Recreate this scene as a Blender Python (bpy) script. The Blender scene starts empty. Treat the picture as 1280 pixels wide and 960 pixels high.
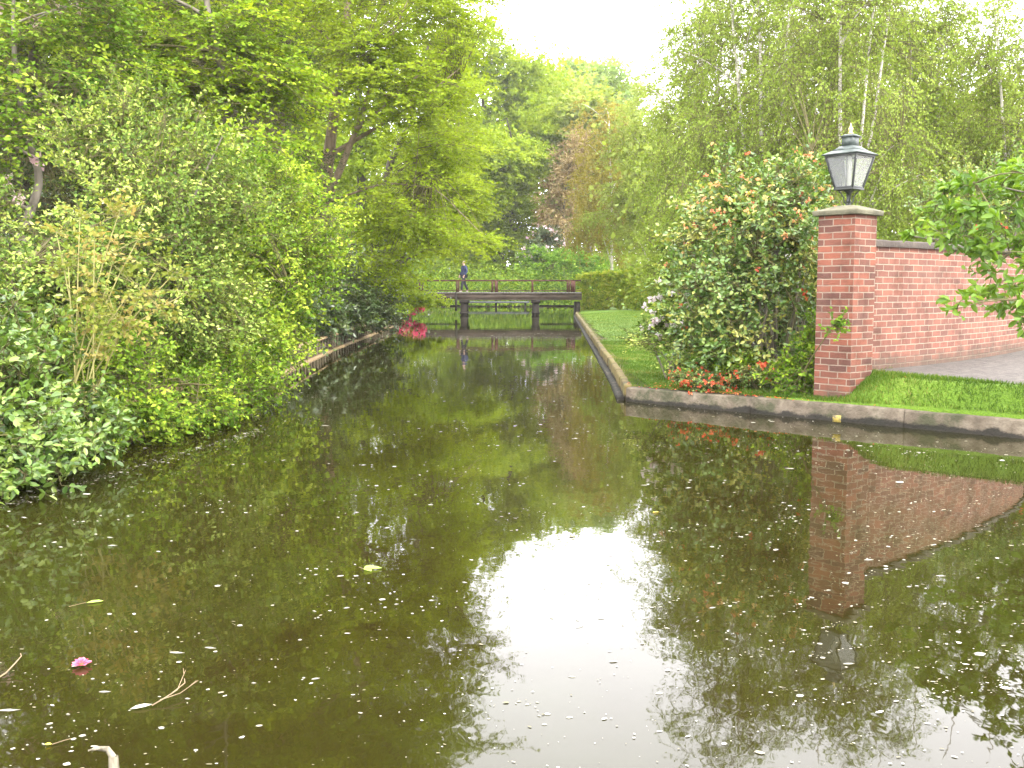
import bpy, math, random
import numpy as np
from mathutils import Vector, Matrix

sc = bpy.context.scene
COL = sc.collection
R = math.radians
random.seed(11)

# ------------------------------------------------------------------ camera
F, HC = 1250.0, 1.47
PITCH = math.atan(120.0 / F)
cam = bpy.data.cameras.new('camera')
cam.sensor_width = 36.0
cam.lens = 36.0 * F / 1280.0
cam.clip_start, cam.clip_end = 0.05, 3000
co = bpy.data.objects.new('camera', cam)
co.location = (0, 0, HC)
co.rotation_euler = (math.pi / 2 - PITCH, 0, 0)
COL.objects.link(co)
sc.camera = co
CP, SP = math.cos(PITCH), math.sin(PITCH)


def at(px, py, Y):
    """Measured position: bearing read off the photograph, at the distance Y along the canal."""
    x, u = (px - 640) / F, (480 - py) / F
    d = np.array([x, CP + u * SP, -SP + u * CP])
    return np.array([0, 0, HC]) + d * (Y / d[1])


def onz(px, py, z=0.0):
    x, u = (px - 640) / F, (480 - py) / F
    d = np.array([x, CP + u * SP, -SP + u * CP])
    return np.array([0, 0, HC]) + d * ((z - HC) / d[2])


# ------------------------------------------------------------------ scene helpers
def tag(o, label=None, cat=None, group=None, kind=None):
    if label: o['label'] = label
    if cat: o['category'] = cat
    if group: o['group'] = group
    if kind: o['kind'] = kind
    return o


def empty(name, loc, label=None, cat=None, group=None, rz=0.0):
    o = bpy.data.objects.new(name, None)
    o.empty_display_size = .1
    COL.objects.link(o)
    o.location = loc
    o.rotation_euler = (0, 0, rz)
    return tag(o, label, cat, group)


def mesh_np(name, verts, faces, mats=(), parent=None, attr=None, uv=None, smooth=False, loc=None):
    """verts (N,3); faces (M,k) array of equal-sized polygons, or a list of mixed ones."""
    me = bpy.data.meshes.new(name)
    verts = np.asarray(verts, dtype=np.float32)
    if isinstance(faces, np.ndarray):
        k = faces.shape[1]
        flat = faces.reshape(-1).astype(np.int32)
        starts = np.arange(0, len(flat), k, dtype=np.int32)
    else:
        flat = np.array([i for f in faces for i in f], dtype=np.int32)
        ln = np.array([len(f) for f in faces], dtype=np.int32)
        starts = np.concatenate([[0], np.cumsum(ln)[:-1]]).astype(np.int32)
    me.vertices.add(len(verts)); me.vertices.foreach_set('co', verts.reshape(-1))
    me.loops.add(len(flat)); me.loops.foreach_set('vertex_index', flat)
    me.polygons.add(len(starts)); me.polygons.foreach_set('loop_start', starts)
    me.update(calc_edges=True)
    if smooth:
        me.polygons.foreach_set('use_smooth', np.ones(len(starts), dtype=bool))
    if attr is not None:
        a = me.attributes.new('tone', 'FLOAT', 'POINT')
        a.data.foreach_set('value', np.asarray(attr, dtype=np.float32))
    if uv is not None:
        l = me.uv_layers.new(name='UVMap')
        l.data.foreach_set('uv', np.asarray(uv, dtype=np.float32).reshape(-1))
    for m in (mats if isinstance(mats, (list, tuple)) else [mats]):
        me.materials.append(m)
    o = bpy.data.objects.new(name, me)
    COL.objects.link(o)
    if parent is not None: o.parent = parent
    if loc is not None: o.location = loc
    return o


class MB:
    """Collects boxes, bars and lathes into one mesh (with box UVs in metres)."""
    def __init__(s): s.v, s.f = [], []

    def add(s, vs, fs):
        n = len(s.v); s.v += [tuple(map(float, p)) for p in vs]; s.f += [tuple(i + n for i in f) for f in fs]
        return s

    def box(s, c, size, rz=0.0, rx=0.0, ry=0.0):
        M = Matrix.Translation(c) @ Matrix.Rotation(rz, 4, 'Z') @ Matrix.Rotation(ry, 4, 'Y') @ Matrix.Rotation(rx, 4, 'X')
        h = [x / 2 for x in size]
        vs = [M @ Vector((sx * h[0], sy * h[1], sz * h[2])) for sz in (-1, 1) for sy in (-1, 1) for sx in (-1, 1)]
        return s.add(vs, [(0, 2, 3, 1), (4, 5, 7, 6), (0, 1, 5, 4), (2, 6, 7, 3), (0, 4, 6, 2), (1, 3, 7, 5)])

    def bar(s, a, b, w, h=None, up=(0, 0, 1)):
        a, b = Vector(a), Vector(b); h = h or w
        t = (b - a).normalized(); u = Vector(up)
        if abs(t.dot(u)) > .95: u = Vector((0, 1, 0))
        sd = t.cross(u).normalized(); u2 = sd.cross(t).normalized()
        vs = [p + sd * (i * w / 2) + u2 * (j * h / 2) for p in (a, b) for i, j in ((-1, -1), (1, -1), (1, 1), (-1, 1))]
        return s.add(vs, [(0, 1, 2, 3), (7, 6, 5, 4), (0, 4, 5, 1), (1, 5, 6, 2), (2, 6, 7, 3), (3, 7, 4, 0)])

    def frustum(s, z0, w0, z1, w1, caps=True):
        vs = []
        for z, w in ((z0, w0), (z1, w1)):
            vs += [(-w / 2, -w / 2, z), (w / 2, -w / 2, z), (w / 2, w / 2, z), (-w / 2, w / 2, z)]
        fs = [(0, 1, 5, 4), (1, 2, 6, 5), (2, 3, 7, 6), (3, 0, 4, 7)]
        if caps: fs += [(3, 2, 1, 0), (4, 5, 6, 7)]
        return s.add(vs, fs)

    def lathe(s, prof, n=16, c=(0, 0, 0)):
        vs = []
        for r, z in prof:
            for k in range(n):
                a = 2 * math.pi * k / n
                vs.append((c[0] + r * math.cos(a), c[1] + r * math.sin(a), c[2] + z))
        fs = []
        for i in range(len(prof) - 1):
            for k in range(n):
                fs.append((i * n + k, i * n + (k + 1) % n, (i + 1) * n + (k + 1) % n, (i + 1) * n + k))
        fs.append(tuple(range(n - 1, -1, -1))); fs.append(tuple((len(prof) - 1) * n + k for k in range(n)))
        return s.add(vs, fs)

    def tube(s, pts, rad, n=8):
        v, f = tube_arrays([(np.array(pts, float), np.array(rad, float))], n)
        return s.add(v.tolist(), [tuple(q) for q in f.tolist()])

    def build(s, name, mat, parent=None, bevel=0.0, smooth=False, loc=None):
        o = mesh_np(name, np.array(s.v), s.f, mat, parent, smooth=smooth, loc=loc)
        if bevel:
            m = o.modifiers.new('bevel', 'BEVEL'); m.width = bevel; m.segments = 2; m.limit_method = 'ANGLE'
        return o


def norm(a):
    return a / np.maximum(np.linalg.norm(a, axis=-1, keepdims=True), 1e-9)


def tube_arrays(polys, n=6):
    V, Q, off = [], [], 0
    ang = np.linspace(0, 2 * np.pi, n, endpoint=False)
    ca, sa = np.cos(ang), np.sin(ang)
    for pts, rad in polys:
        t = norm(np.gradient(pts, axis=0))
        ref = np.array([1.0, 0.1, 0.0]) if abs(t[0, 2]) > .7 else np.array([0.0, 0.0, 1.0])
        u = norm(np.cross(t, ref)); w = np.cross(t, u)
        ring = pts[:, None, :] + (u[:, None, :] * ca[None, :, None] + w[:, None, :] * sa[None, :, None]) * rad[:, None, None]
        m = len(pts)
        V.append(ring.reshape(-1, 3))
        i = np.arange(m - 1)[:, None] * n; k = np.arange(n)[None, :]; k2 = (k + 1) % n
        Q.append(np.stack([i + k, i + k2, i + n + k2, i + n + k], -1).reshape(-1, 4) + off)
        off += m * n
    return np.concatenate(V), np.concatenate(Q)


def seg_tubes(p0, p1, r0, r1, n=3):
    t = norm(p1 - p0)
    ref = np.where(np.abs(t[:, 2:3]) > .8, np.array([[1.0, 0, 0]]), np.array([[0, 0, 1.0]]))
    u = norm(np.cross(t, ref)); w = np.cross(t, u)
    ang = np.linspace(0, 2 * np.pi, n, endpoint=False)
    o = u[:, None, :] * np.cos(ang)[None, :, None] + w[:, None, :] * np.sin(ang)[None, :, None]
    a = p0[:, None, :] + o * np.reshape(r0, (-1, 1, 1)); b = p1[:, None, :] + o * np.reshape(r1, (-1, 1, 1))
    V = np.concatenate([a, b], 1)
    N = len(p0); k = np.arange(n); k2 = (k + 1) % n
    q = np.stack([k, k2, k2 + n, k + n], -1)
    Q = (np.arange(N)[:, None, None] * (2 * n) + q[None]).reshape(-1, 4)
    return V.reshape(-1, 3), Q


# ------------------------------------------------------------------ materials
def new_mat(name):
    m = bpy.data.materials.new(name); m.use_nodes = True
    nt = m.node_tree; nt.nodes.clear()
    out = nt.nodes.new('ShaderNodeOutputMaterial')
    return m, nt, out


def N(nt, typ, **kw):
    n = nt.nodes.new(typ)
    for k, v in kw.items():
        if k.startswith('i_'):
            key = k[2:].replace('_', ' ')
            s = n.inputs.get(key) or next(x for x in n.inputs if x.name.lower() == key.lower())
            s.default_value = v
        else: setattr(n, k, v)
    return n


def rgba(c): return (c[0], c[1], c[2], 1.0)


def ramp(nt, fac, stops):
    r = nt.nodes.new('ShaderNodeValToRGB')
    e = r.color_ramp.elements
    while len(e) < len(stops): e.new(.5)
    for el, (p, c) in zip(e, stops):
        el.position = p; el.color = rgba(c)
    nt.links.new(fac, r.inputs[0])
    return r.outputs[0]


def surf(name, stops, scale=6.0, rough=.8, detail=6.0, bump=0.0, bscale=None, coords='Object', stretch=(1, 1, 1), spec=.3, metal=0.0, extra=None):
    """Noise-driven colour with bump: bark, stone, wood, soil, metal."""
    m, nt, out = new_mat(name)
    b = N(nt, 'ShaderNodeBsdfPrincipled', i_Roughness=rough, i_Metallic=metal)
    b.inputs['Specular IOR Level'].default_value = spec
    tc = N(nt, 'ShaderNodeTexCoord'); mp = N(nt, 'ShaderNodeMapping'); mp.inputs['Scale'].default_value = stretch
    nt.links.new(tc.outputs[coords], mp.inputs[0])
    no = N(nt, 'ShaderNodeTexNoise', i_Scale=scale, i_Detail=detail, i_Roughness=.6)
    nt.links.new(mp.outputs[0], no.inputs['Vector'])
    col = ramp(nt, no.outputs['Fac'], stops)
    if extra:
        st, sscale, lo, hi = extra
        n3 = N(nt, 'ShaderNodeTexNoise', i_Scale=sscale, i_Detail=5.0, i_Roughness=.65)
        nt.links.new(tc.outputs[coords], n3.inputs['Vector'])
        mr = N(nt, 'ShaderNodeMapRange'); mr.inputs[1].default_value = lo; mr.inputs[2].default_value = hi
        nt.links.new(n3.outputs['Fac'], mr.inputs[0])
        mx = N(nt, 'ShaderNodeMix', data_type='RGBA')
        nt.links.new(mr.outputs[0], mx.inputs[0]); nt.links.new(col, mx.inputs[6]); mx.inputs[7].default_value = rgba(st)
        col = mx.outputs[2]
    nt.links.new(col, b.inputs['Base Color'])
    if bump:
        n2 = N(nt, 'ShaderNodeTexNoise', i_Scale=bscale or scale * 3, i_Detail=5.0)
        nt.links.new(mp.outputs[0], n2.inputs['Vector'])
        bp = N(nt, 'ShaderNodeBump', i_Strength=bump, i_Distance=.02)
        nt.links.new(n2.outputs['Fac'], bp.inputs['Height']); nt.links.new(bp.outputs[0], b.inputs['Normal'])
    nt.links.new(b.outputs[0], out.inputs[0])
    return m


def leaf_mat(name, stops, trans=.35, rough=.65, spec=.09, tmul=(1.2, 1.12, .5)):
    m, nt, out = new_mat(name)
    at_ = N(nt, 'ShaderNodeAttribute', attribute_name='tone')
    col = ramp(nt, at_.outputs['Fac'], stops)
    b = N(nt, 'ShaderNodeBsdfPrincipled', i_Roughness=rough)
    b.inputs['Specular IOR Level'].default_value = spec
    nt.links.new(col, b.inputs['Base Color'])
    t = N(nt, 'ShaderNodeBsdfTranslucent')
    mu = N(nt, 'ShaderNodeMix', data_type='RGBA', blend_type='MULTIPLY'); mu.inputs[0].default_value = 1
    nt.links.new(col, mu.inputs[6]); mu.inputs[7].default_value = rgba(tmul)
    nt.links.new(mu.outputs[2], t.inputs[0])
    mx = N(nt, 'ShaderNodeMixShader'); mx.inputs[0].default_value = trans
    nt.links.new(b.outputs[0], mx.inputs[1]); nt.links.new(t.outputs[0], mx.inputs[2])
    nt.links.new(mx.outputs[0], out.inputs[0])
    return m


def flat(name, c, rough=.6, spec=.3, metal=0.0):
    v = 0.85
    return surf(name, [(.3, [x * v for x in c]), (.7, c)], scale=14, rough=rough, spec=spec, metal=metal)


# leaves: reflectances of real foliage, young leaves the lightest
LM = dict(
    beech=leaf_mat('beech_leaf', [(0, (0.116, 0.178, 0.011)), (.5, (0.197, 0.287, 0.018)), (1, (0.305, 0.397, 0.034))], trans=.52),
    layered=leaf_mat('hornbeam_leaf', [(0, (0.060, 0.111, 0.008)), (.5, (0.178, 0.284, 0.016)), (1, (0.344, 0.431, 0.030))], trans=.38),
    willow=leaf_mat('grey_green_leaf', [(0, (0.039, 0.075, 0.013)), (.5, (0.139, 0.220, 0.036)), (.85, (0.317, 0.401, 0.089)), (1, (0.450, 0.502, 0.139))], trans=.26),
    shrub=leaf_mat('shrub_leaf', [(0, (0.038, 0.086, 0.008)), (.5, (0.136, 0.240, 0.018)), (1, (0.335, 0.431, 0.045))], trans=.30),
    laurel=leaf_mat('laurel_leaf', [(0, (0.030, 0.065, 0.009)), (.6, (0.100, 0.180, 0.022)), (1, (0.240, 0.320, 0.063))], trans=.2, rough=.35, spec=.5),
    birch=leaf_mat('birch_leaf', [(0, (0.136, 0.209, 0.033)), (.5, (0.227, 0.318, 0.053)), (1, (0.368, 0.463, 0.126))], trans=.5),
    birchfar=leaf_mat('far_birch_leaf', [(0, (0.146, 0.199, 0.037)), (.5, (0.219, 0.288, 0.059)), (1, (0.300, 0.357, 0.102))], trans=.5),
    maple=leaf_mat('far_maple_leaf', [(0, (0.110, 0.179, 0.012)), (.5, (0.206, 0.296, 0.018)), (1, (0.308, 0.395, 0.031))], trans=.45),
    oak=leaf_mat('far_oak_leaf', [(0, (0.117, 0.185, 0.013)), (.5, (0.185, 0.271, 0.018)), (1, (0.263, 0.348, 0.029))], trans=.48),
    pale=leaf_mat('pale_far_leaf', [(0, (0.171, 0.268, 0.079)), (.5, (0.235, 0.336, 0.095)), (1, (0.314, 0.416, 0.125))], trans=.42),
    copper=leaf_mat('copper_leaf', [(0, (0.160, 0.113, 0.047)), (.5, (0.274, 0.208, 0.093)), (1, (0.410, 0.340, 0.166))], trans=.35, tmul=(1, .9, .8)),
    bronze=leaf_mat('bronze_leaf', [(0, (.17, .15, .03)), (.5, (.23, .21, .04)), (1, (.30, .25, .06))], trans=.4),
    yew=leaf_mat('yew_needle', [(0, (0.018, 0.034, 0.013)), (.6, (0.037, 0.061, 0.020)), (1, (0.066, 0.104, 0.029))], trans=.1),
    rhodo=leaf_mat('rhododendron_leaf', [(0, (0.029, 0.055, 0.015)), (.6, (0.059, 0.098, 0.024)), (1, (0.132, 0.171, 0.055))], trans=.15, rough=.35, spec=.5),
    camellia=leaf_mat('camellia_leaf', [(0, (0.045, 0.099, 0.016)), (.5, (0.108, 0.198, 0.035)), (.8, (0.217, 0.297, 0.069)), (1, (0.378, 0.376, 0.089))], trans=.3, rough=.33, spec=.55),
    hedge=leaf_mat('hedge_leaf', [(0, (0.110, 0.187, 0.014)), (.5, (0.286, 0.396, 0.035)), (1, (0.396, 0.396, 0.060))], trans=.45),
    dome=leaf_mat('dome_leaf', [(0, (0.064, 0.148, 0.013)), (.6, (0.152, 0.295, 0.027)), (1, (0.208, 0.361, 0.045))], trans=.4),
    magnolia=leaf_mat('magnolia_leaf', [(0, (0.066, 0.140, 0.014)), (.5, (0.124, 0.230, 0.021)), (1, (0.199, 0.316, 0.040))], trans=.42, rough=.4, spec=.4),
    tan=leaf_mat('tan_young_leaf', [(0, (.13, .18, .025)), (.5, (.21, .23, .04)), (1, (.36, .29, .10))], trans=.4, tmul=(1.1, 1, .7)),
    pink=leaf_mat('pale_pink_petal', [(0, (.6, .40, .42)), (1, (.75, .60, .62))], trans=.4, tmul=(1, 1, 1)),
    white=leaf_mat('white_petal', [(0, (.62, .50, .50)), (1, (.78, .72, .72))], trans=.4, tmul=(1, 1, 1)),
    red=leaf_mat('red_petal', [(0, (.50, .05, .03)), (.6, (.65, .13, .06)), (1, (.75, .28, .14))], trans=.35, tmul=(1, 1, 1)),
    coral=leaf_mat('coral_petal', [(0, (.55, .13, .08)), (.5, (.66, .33, .15)), (1, (.66, .50, .20))], trans=.35, tmul=(1, 1, 1)),
    magenta=leaf_mat('magenta_petal', [(0, (.55, .03, .13)), (1, (.72, .10, .22))], trans=.4, tmul=(1, 1, 1)),
    grass=leaf_mat('grass_blade', [(0, (.045, .095, .012)), (.5, (.085, .155, .018)), (.85, (.14, .20, .03)), (1, (.24, .22, .08))], trans=.4),
)
BM = dict(
    beech=surf('beech_bark', [(.3, (.13, .095, .06)), (.5, (.24, .18, .12)), (.72, (.36, .28, .19))], scale=9, bump=.6, stretch=(1, 1, .18), extra=((.10, .12, .05), 3, .55, .75)),
    dark=surf('dark_bark', [(.3, (.035, .028, .02)), (.7, (.10, .085, .06))], scale=10, bump=.5, stretch=(1, 1, .2)),
    grey=surf('grey_bark', [(.3, (.09, .08, .06)), (.7, (.22, .19, .15))], scale=12, bump=.4, stretch=(1, 1, .25)),
    birch=surf('birch_bark', [(.35, (.12, .10, .09)), (.45, (.50, .46, .40)), (.7, (.68, .64, .58))], scale=5, bump=.3, stretch=(1, 1, 3.0)),
    twig=surf('brown_twig', [(.3, (.07, .06, .025)), (.7, (.15, .13, .05))], scale=12, rough=.7),
    cane=surf('straw_cane', [(.3, (.15, .15, .04)), (.7, (.26, .23, .075))], scale=14, rough=.5, stretch=(1, 1, .2)),
)

# ------------------------------------------------------------------ plants
LEAVES = [0]


def leaf_mesh(P, A, Nn, L, W, fold, curl, tone, shape=4):
    """One folded quad (4) or a fuller six-sided blade (6) per leaf."""
    B = norm(np.cross(Nn, A)); Nn = np.cross(A, B)
    L = L[:, None]; W = W[:, None]
    if shape == 4:
        v = np.stack([P, P + A * L * .5 + B * W * .5 + Nn * fold * W, P + A * L - Nn * curl * L, P + A * L * .5 - B * W * .5 + Nn * fold * W], 1)
        k = 4
        f = np.arange(len(P) * 4).reshape(-1, 4)
    else:
        m1 = P + A * L * .33; m2 = P + A * L * .72 - Nn * curl * L * .4
        tip = P + A * L - Nn * curl * L
        v = np.stack([P, m1 + B * W * .45 + Nn * fold * W, m2 + B * W * .42 + Nn * fold * W, tip,
                      m2 - B * W * .42 + Nn * fold * W, m1 - B * W * .45 + Nn * fold * W], 1)
        k = 6
        i = np.arange(len(P))[:, None] * 6
        f = np.concatenate([i + np.array([[0, 1, 2, 3]]), i + np.array([[0, 3, 4, 5]])], 0)
    return v.reshape(-1, 3), f, np.repeat(tone, k)


def envelope(lobes, n, rng, shell=.55):
    w = np.array([l[3] * l[5] + l[3] * l[4] + l[4] * l[5] for l in lobes]); w /= w.sum()
    idx = rng.choice(len(lobes), n, p=w)
    d = norm(rng.normal(size=(n, 3)))
    r = rng.random(n) ** shell
    ph = rng.random((4, 3)) * 6.28
    fr = rng.normal(size=(4, 3, 3)) * 2.2
    bump = sum(np.sin((d @ fr[k].T) + ph[k]).prod(1) for k in range(4))
    r = r * (1 + .22 * bump)
    L = np.array(lobes, float)[idx]
    p = L[:, :3] + d * L[:, 3:6] * r[:, None]
    # inner points of overlapping lobes are kept: a real crown is not hollow
    return p, d


def bez(a, b, c, n):
    t = np.linspace(0, 1, n)[:, None]
    return (1 - t) ** 2 * a + 2 * t * (1 - t) * b + t ** 2 * c


def plant(name, label, cat, base, lobes=None, centers=None, n=120, cr=.5, flat=.6, tw=12, lv=10, L=.06, W=.035, mode='flat',
          droop=.1, leaf='beech', bark='beech', stems=None, r0=.12, heads=9, out=.7, up=.15, rnd=.6, twig_r=.004, limb_r=.03, group=None, seed=1,
          fold=.12, curl=.12, shape=4, blossoms=None, trunk_name='trunk', crown_name='crown', shell=.55, zmin=.05, tone_sp=.2, twigs=True, rise=.35,
          back=0.0, bias=0.0, twig_bark='twig'):
    rng = np.random.default_rng(seed)
    base = np.array(base, float)
    root = empty(name, tuple(base), label, cat, group)
    if lobes is not None:
        C, D = envelope(lobes, n, rng, shell)
        mid = np.mean([l[:3] for l in lobes], axis=0)
    else:
        C = np.array(centers, float)
        mid = C.mean(0)
        D = norm(C - mid + rng.normal(size=C.shape) * .2)
    C = C.copy()
    C[:, 2] = np.maximum(C[:, 2], zmin + rng.random(len(C)) * .15)
    n = len(C)
    # trunk(s)
    if stems is None:
        top = C[np.argmax(C[:, 2])]
        h = top[2] - base[2]
        zz = np.linspace(0, 1, 8)
        ax = (mid - base) * np.array([1, 1, 0])
        pts = base + np.outer(zz, [0, 0, h * .92]) + np.outer(zz ** 1.5, ax) + np.concatenate([[[0, 0, 0]], rng.normal(size=(7, 3)) * [.02 * h, .02 * h, 0]])
        stems = [(pts, r0)]
    polys = []
    SP_, SR_ = [], []
    for pts, r in stems:
        pts = np.array(pts, float)
        m = max(10, len(pts) * 4)
        t = np.linspace(0, len(pts) - 1, m)
        P = np.stack([np.interp(t, np.arange(len(pts)), pts[:, k]) for k in range(3)], 1)
        P[1:-1] = (P[:-2] + P[1:-1] * 2 + P[2:]) / 4
        tt = np.linspace(0, 1, m)
        rad = r * (1 - .88 * tt ** .9) + .004
        rad[:2] *= [1.35, 1.12]
        polys.append((P, rad))
        SP_.append(P); SR_.append(rad)
    SPa = np.concatenate(SP_); SRa = np.concatenate(SR_)

    def attach(c):
        hd = np.linalg.norm((SPa - c)[:, :2], axis=1)
        dz = c[2] - SPa[:, 2]
        cost = hd + np.abs(dz - rise * hd) * 1.2
        i = int(np.argmin(cost))
        return SPa[i], SRa[i]
    nh = min(heads, n)
    hi = rng.choice(n, nh, replace=False)
    limbs = []
    for i in hi:
        a, ra = attach(C[i])
        d = np.linalg.norm(C[i] - a)
        b = a * .5 + C[i] * .5 + np.array([0, 0, .16 * d]) + rng.normal(size=3) * .06 * d
        P = bez(a, b, C[i], 9)
        rr = min(ra * .7, max(limb_r, .016 * d))
        polys.append((P, np.linspace(rr, max(.004, rr * .2), 9)))
        limbs.append(P)
    LP = np.concatenate([l[3:] for l in limbs])
    Pa, Pb = [], []
    for i in range(n):
        if i in set(hi.tolist()): continue
        k = int(np.argmin(np.linalg.norm(LP - C[i], axis=1) + np.maximum(0, LP[:, 2] - C[i, 2]) * .6))
        a = LP[k]; d = np.linalg.norm(C[i] - a)
        b = a * .5 + C[i] * .5 + np.array([0, 0, .10 * d]) + rng.normal(size=3) * .07 * d
        rr = min(limb_r * .5, .005 + .006 * d)
        polys.append((bez(a, b, C[i], 5), np.linspace(rr, .003, 5)))
    # twigs
    Cn = np.repeat(C, tw, 0); NT = len(Cn)
    Od = np.repeat(norm((C - mid) * [1, 1, .6] + 1e-6), tw, 0)
    dirs = norm(Od * out + rng.normal(size=(NT, 3)) * rnd + np.array([0, 0, up]))
    dirs = norm(dirs * [1, 1, flat if mode != 'hang' else 1])
    ln = cr * rng.uniform(.55, 1.3, NT)
    st = Cn + rng.normal(size=(NT, 3)) * cr * .28 * np.array([1, 1, flat])
    e = st + dirs * ln[:, None] - np.outer(ln * droop, [0, 0, 1])
    V, Q = tube_arrays(polys, 7 if r0 > .08 else 5)
    sid = 7 if r0 > .08 else 5
    nbig = sum((len(p_[0]) - 1) * sid for p_ in polys[:len(stems) + nh])
    if twigs:
        V2, Q2 = seg_tubes(st, e, np.full(NT, twig_r), np.full(NT, twig_r * .4))
        Q = np.concatenate([Q, Q2 + len(V)]); V = np.concatenate([V, V2])
        V3, Q3 = seg_tubes(Cn, st, np.full(NT, twig_r), np.full(NT, twig_r))
        Q = np.concatenate([Q, Q3 + len(V)]); V = np.concatenate([V, V3])
    tk = mesh_np(trunk_name, V - base, Q, [BM[bark], BM[twig_bark]], root, smooth=True)
    tk.data.polygons.foreach_set('material_index', (np.arange(len(Q)) >= nbig).astype(np.int32))
    # leaves
    t = np.tile(np.linspace(.08, 1.0, lv), NT) + rng.uniform(-.05, .05, NT * lv)
    k = np.repeat(np.arange(NT), lv)
    P = st[k] + (e - st)[k] * t[:, None]
    P[:, 2] += (ln[k] * droop) * (t - t * t)
    td = dirs[k]
    M = len(P)
    side = norm(np.cross(td, [0, 0, 1]) + 1e-6) * np.where(np.tile(np.arange(lv) % 2, NT)[:, None] > 0, 1, -1)
    if mode == 'flat':
        A = norm(td * .6 + side * .8 + rng.normal(size=(M, 3)) * .3)
        Nn = norm(np.array([0, 0, .8]) + Od[k] * .45 + rng.normal(size=(M, 3)) * .5)
    elif mode == 'hang':
        A = norm(np.array([0, 0, -.75]) + side * .5 + rng.normal(size=(M, 3)) * .45)
        Nn = norm(Od[k] * .5 + rng.normal(size=(M, 3)) * .8 + np.array([0, 0, .35]))
    else:
        A = norm(td * .6 + side * .6 + rng.normal(size=(M, 3)) * .45)
        Nn = norm(np.array([0, 0, .75]) + Od[k] * .5 + rng.normal(size=(M, 3)) * .6)
    sz = rng.uniform(.65, 1.2, M)
    tone = .45 + bias + np.repeat(rng.normal(size=n) * tone_sp, tw)[k] + rng.normal(size=M) * .19 + (t > .85) * .12
    tone = np.clip(tone, 0, 1)
    v, f, tn = leaf_mesh(P, A, Nn, L * sz, W * sz, fold, curl, tone, shape)
    LEAVES[0] += M
    mesh_np(crown_name, v - base, f, LM[leaf], root, attr=tn)
    for bl in (blossoms or []):
        bname, nb, bs, bmat, nper, zlo = bl[:6]
        sel = rng.choice(NT, nb)
        if zlo is not None:
            ok = np.where(e[:, 2] > zlo)[0]; sel = rng.choice(ok, nb)
        if len(bl) > 6:
            ok = np.where(bl[6](e))[0]
            if len(ok): sel = rng.choice(ok, nb)
        c = e[sel] + Od[sel] * bs * .3
        kk = np.repeat(np.arange(nb), nper)
        a = norm(rng.normal(size=(nb * nper, 3)) + Od[sel][kk] * .5 + [0, 0, .3])
        p = c[kk] + a * bs * .12
        nn = norm(rng.normal(size=(nb * nper, 3)) * .6 + Od[sel][kk] + [0, -.2, .4])
        s = bs * rng.uniform(.45, .8, nb * nper)
        v, f, tn = leaf_mesh(p, a, nn, s, s * .75, .15, .2, np.clip(.5 + rng.normal(size=nb * nper) * .2 + rng.normal(size=nb)[kk] * .2, 0, 1), 4)
        mesh_np(bname, v - base, f, LM[bmat], root, attr=tn)
    return root


def PL(px, py, D, rx, rz, ry):
    c = at(px, py, D)
    return (c[0], c[1], c[2], rx * D / F, ry, rz * D / F)


# ------------------------------------------------------------------ terrain
LEFT = [(-9, -40), (-5.2, -6), (-4.2, 3), (-3.95, 7.5), (-3.75, 12), (-4.05, 18), (-4.35, 24), (-4.5, 32), (-4.75, 42), (-5.9, 50), (-6.3, 56), (-7.2, 66), (-7.6, 80)]
RIGHT = [(6.2, 80), (4.3, 66), (3.72, 58), (3.3, 52), (2.52, 35), (1.97, 23), (1.62, 15.5), (1.47, 12.9), (3.1, 11.42), (4.95, 9.72), (9, 6.2), (19, -4), (22, -40)]
POLY = np.array(LEFT + RIGHT, float)


def sdist(x, y):
    """Signed distance to the bank: positive on land."""
    p = np.stack([np.ravel(x), np.ravel(y)], 1)
    best = np.full(len(p), 1e9); inside = np.zeros(len(p), bool)
    for a, b in zip(POLY, np.roll(POLY, -1, 0)):
        e = b - a
        t = np.clip(((p - a) @ e) / (e @ e), 0, 1)
        best = np.minimum(best, np.linalg.norm(p - a - t[:, None] * e, axis=1))
        c = (a[1] > p[:, 1]) != (b[1] > p[:, 1])
        xi = a[0] + (p[:, 1] - a[1]) * e[0] / (e[1] if abs(e[1]) > 1e-9 else 1e-9)
        inside ^= c & (p[:, 0] < xi)
    return np.where(inside, -best, best).reshape(np.shape(x))


def sstep(a, b, x):
    t = np.clip((x - a) / (b - a), 0, 1); return t * t * (3 - 2 * t)


def height(x, y, d, fine=True):
    left = .31 + .35 * sstep(.2, 5, d) + .8 * sstep(3, 30, d) + .05 * np.sin(x * 1.7 + y * .9) * sstep(.2, 2, d)
    w = sstep(3.6, 4.25, x) * (y < 30)
    right = .185 + w * .285 * (sstep(.06, .36, d) if fine else sstep(.45, 1.0, d)) + (1 - w) * (.10 * sstep(.2, 2.5, d) + .5 * sstep(3, 25, d))
    z = np.where(x < -1.2, left, right)
    return np.where(d > .115, z, -1.1)


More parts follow.
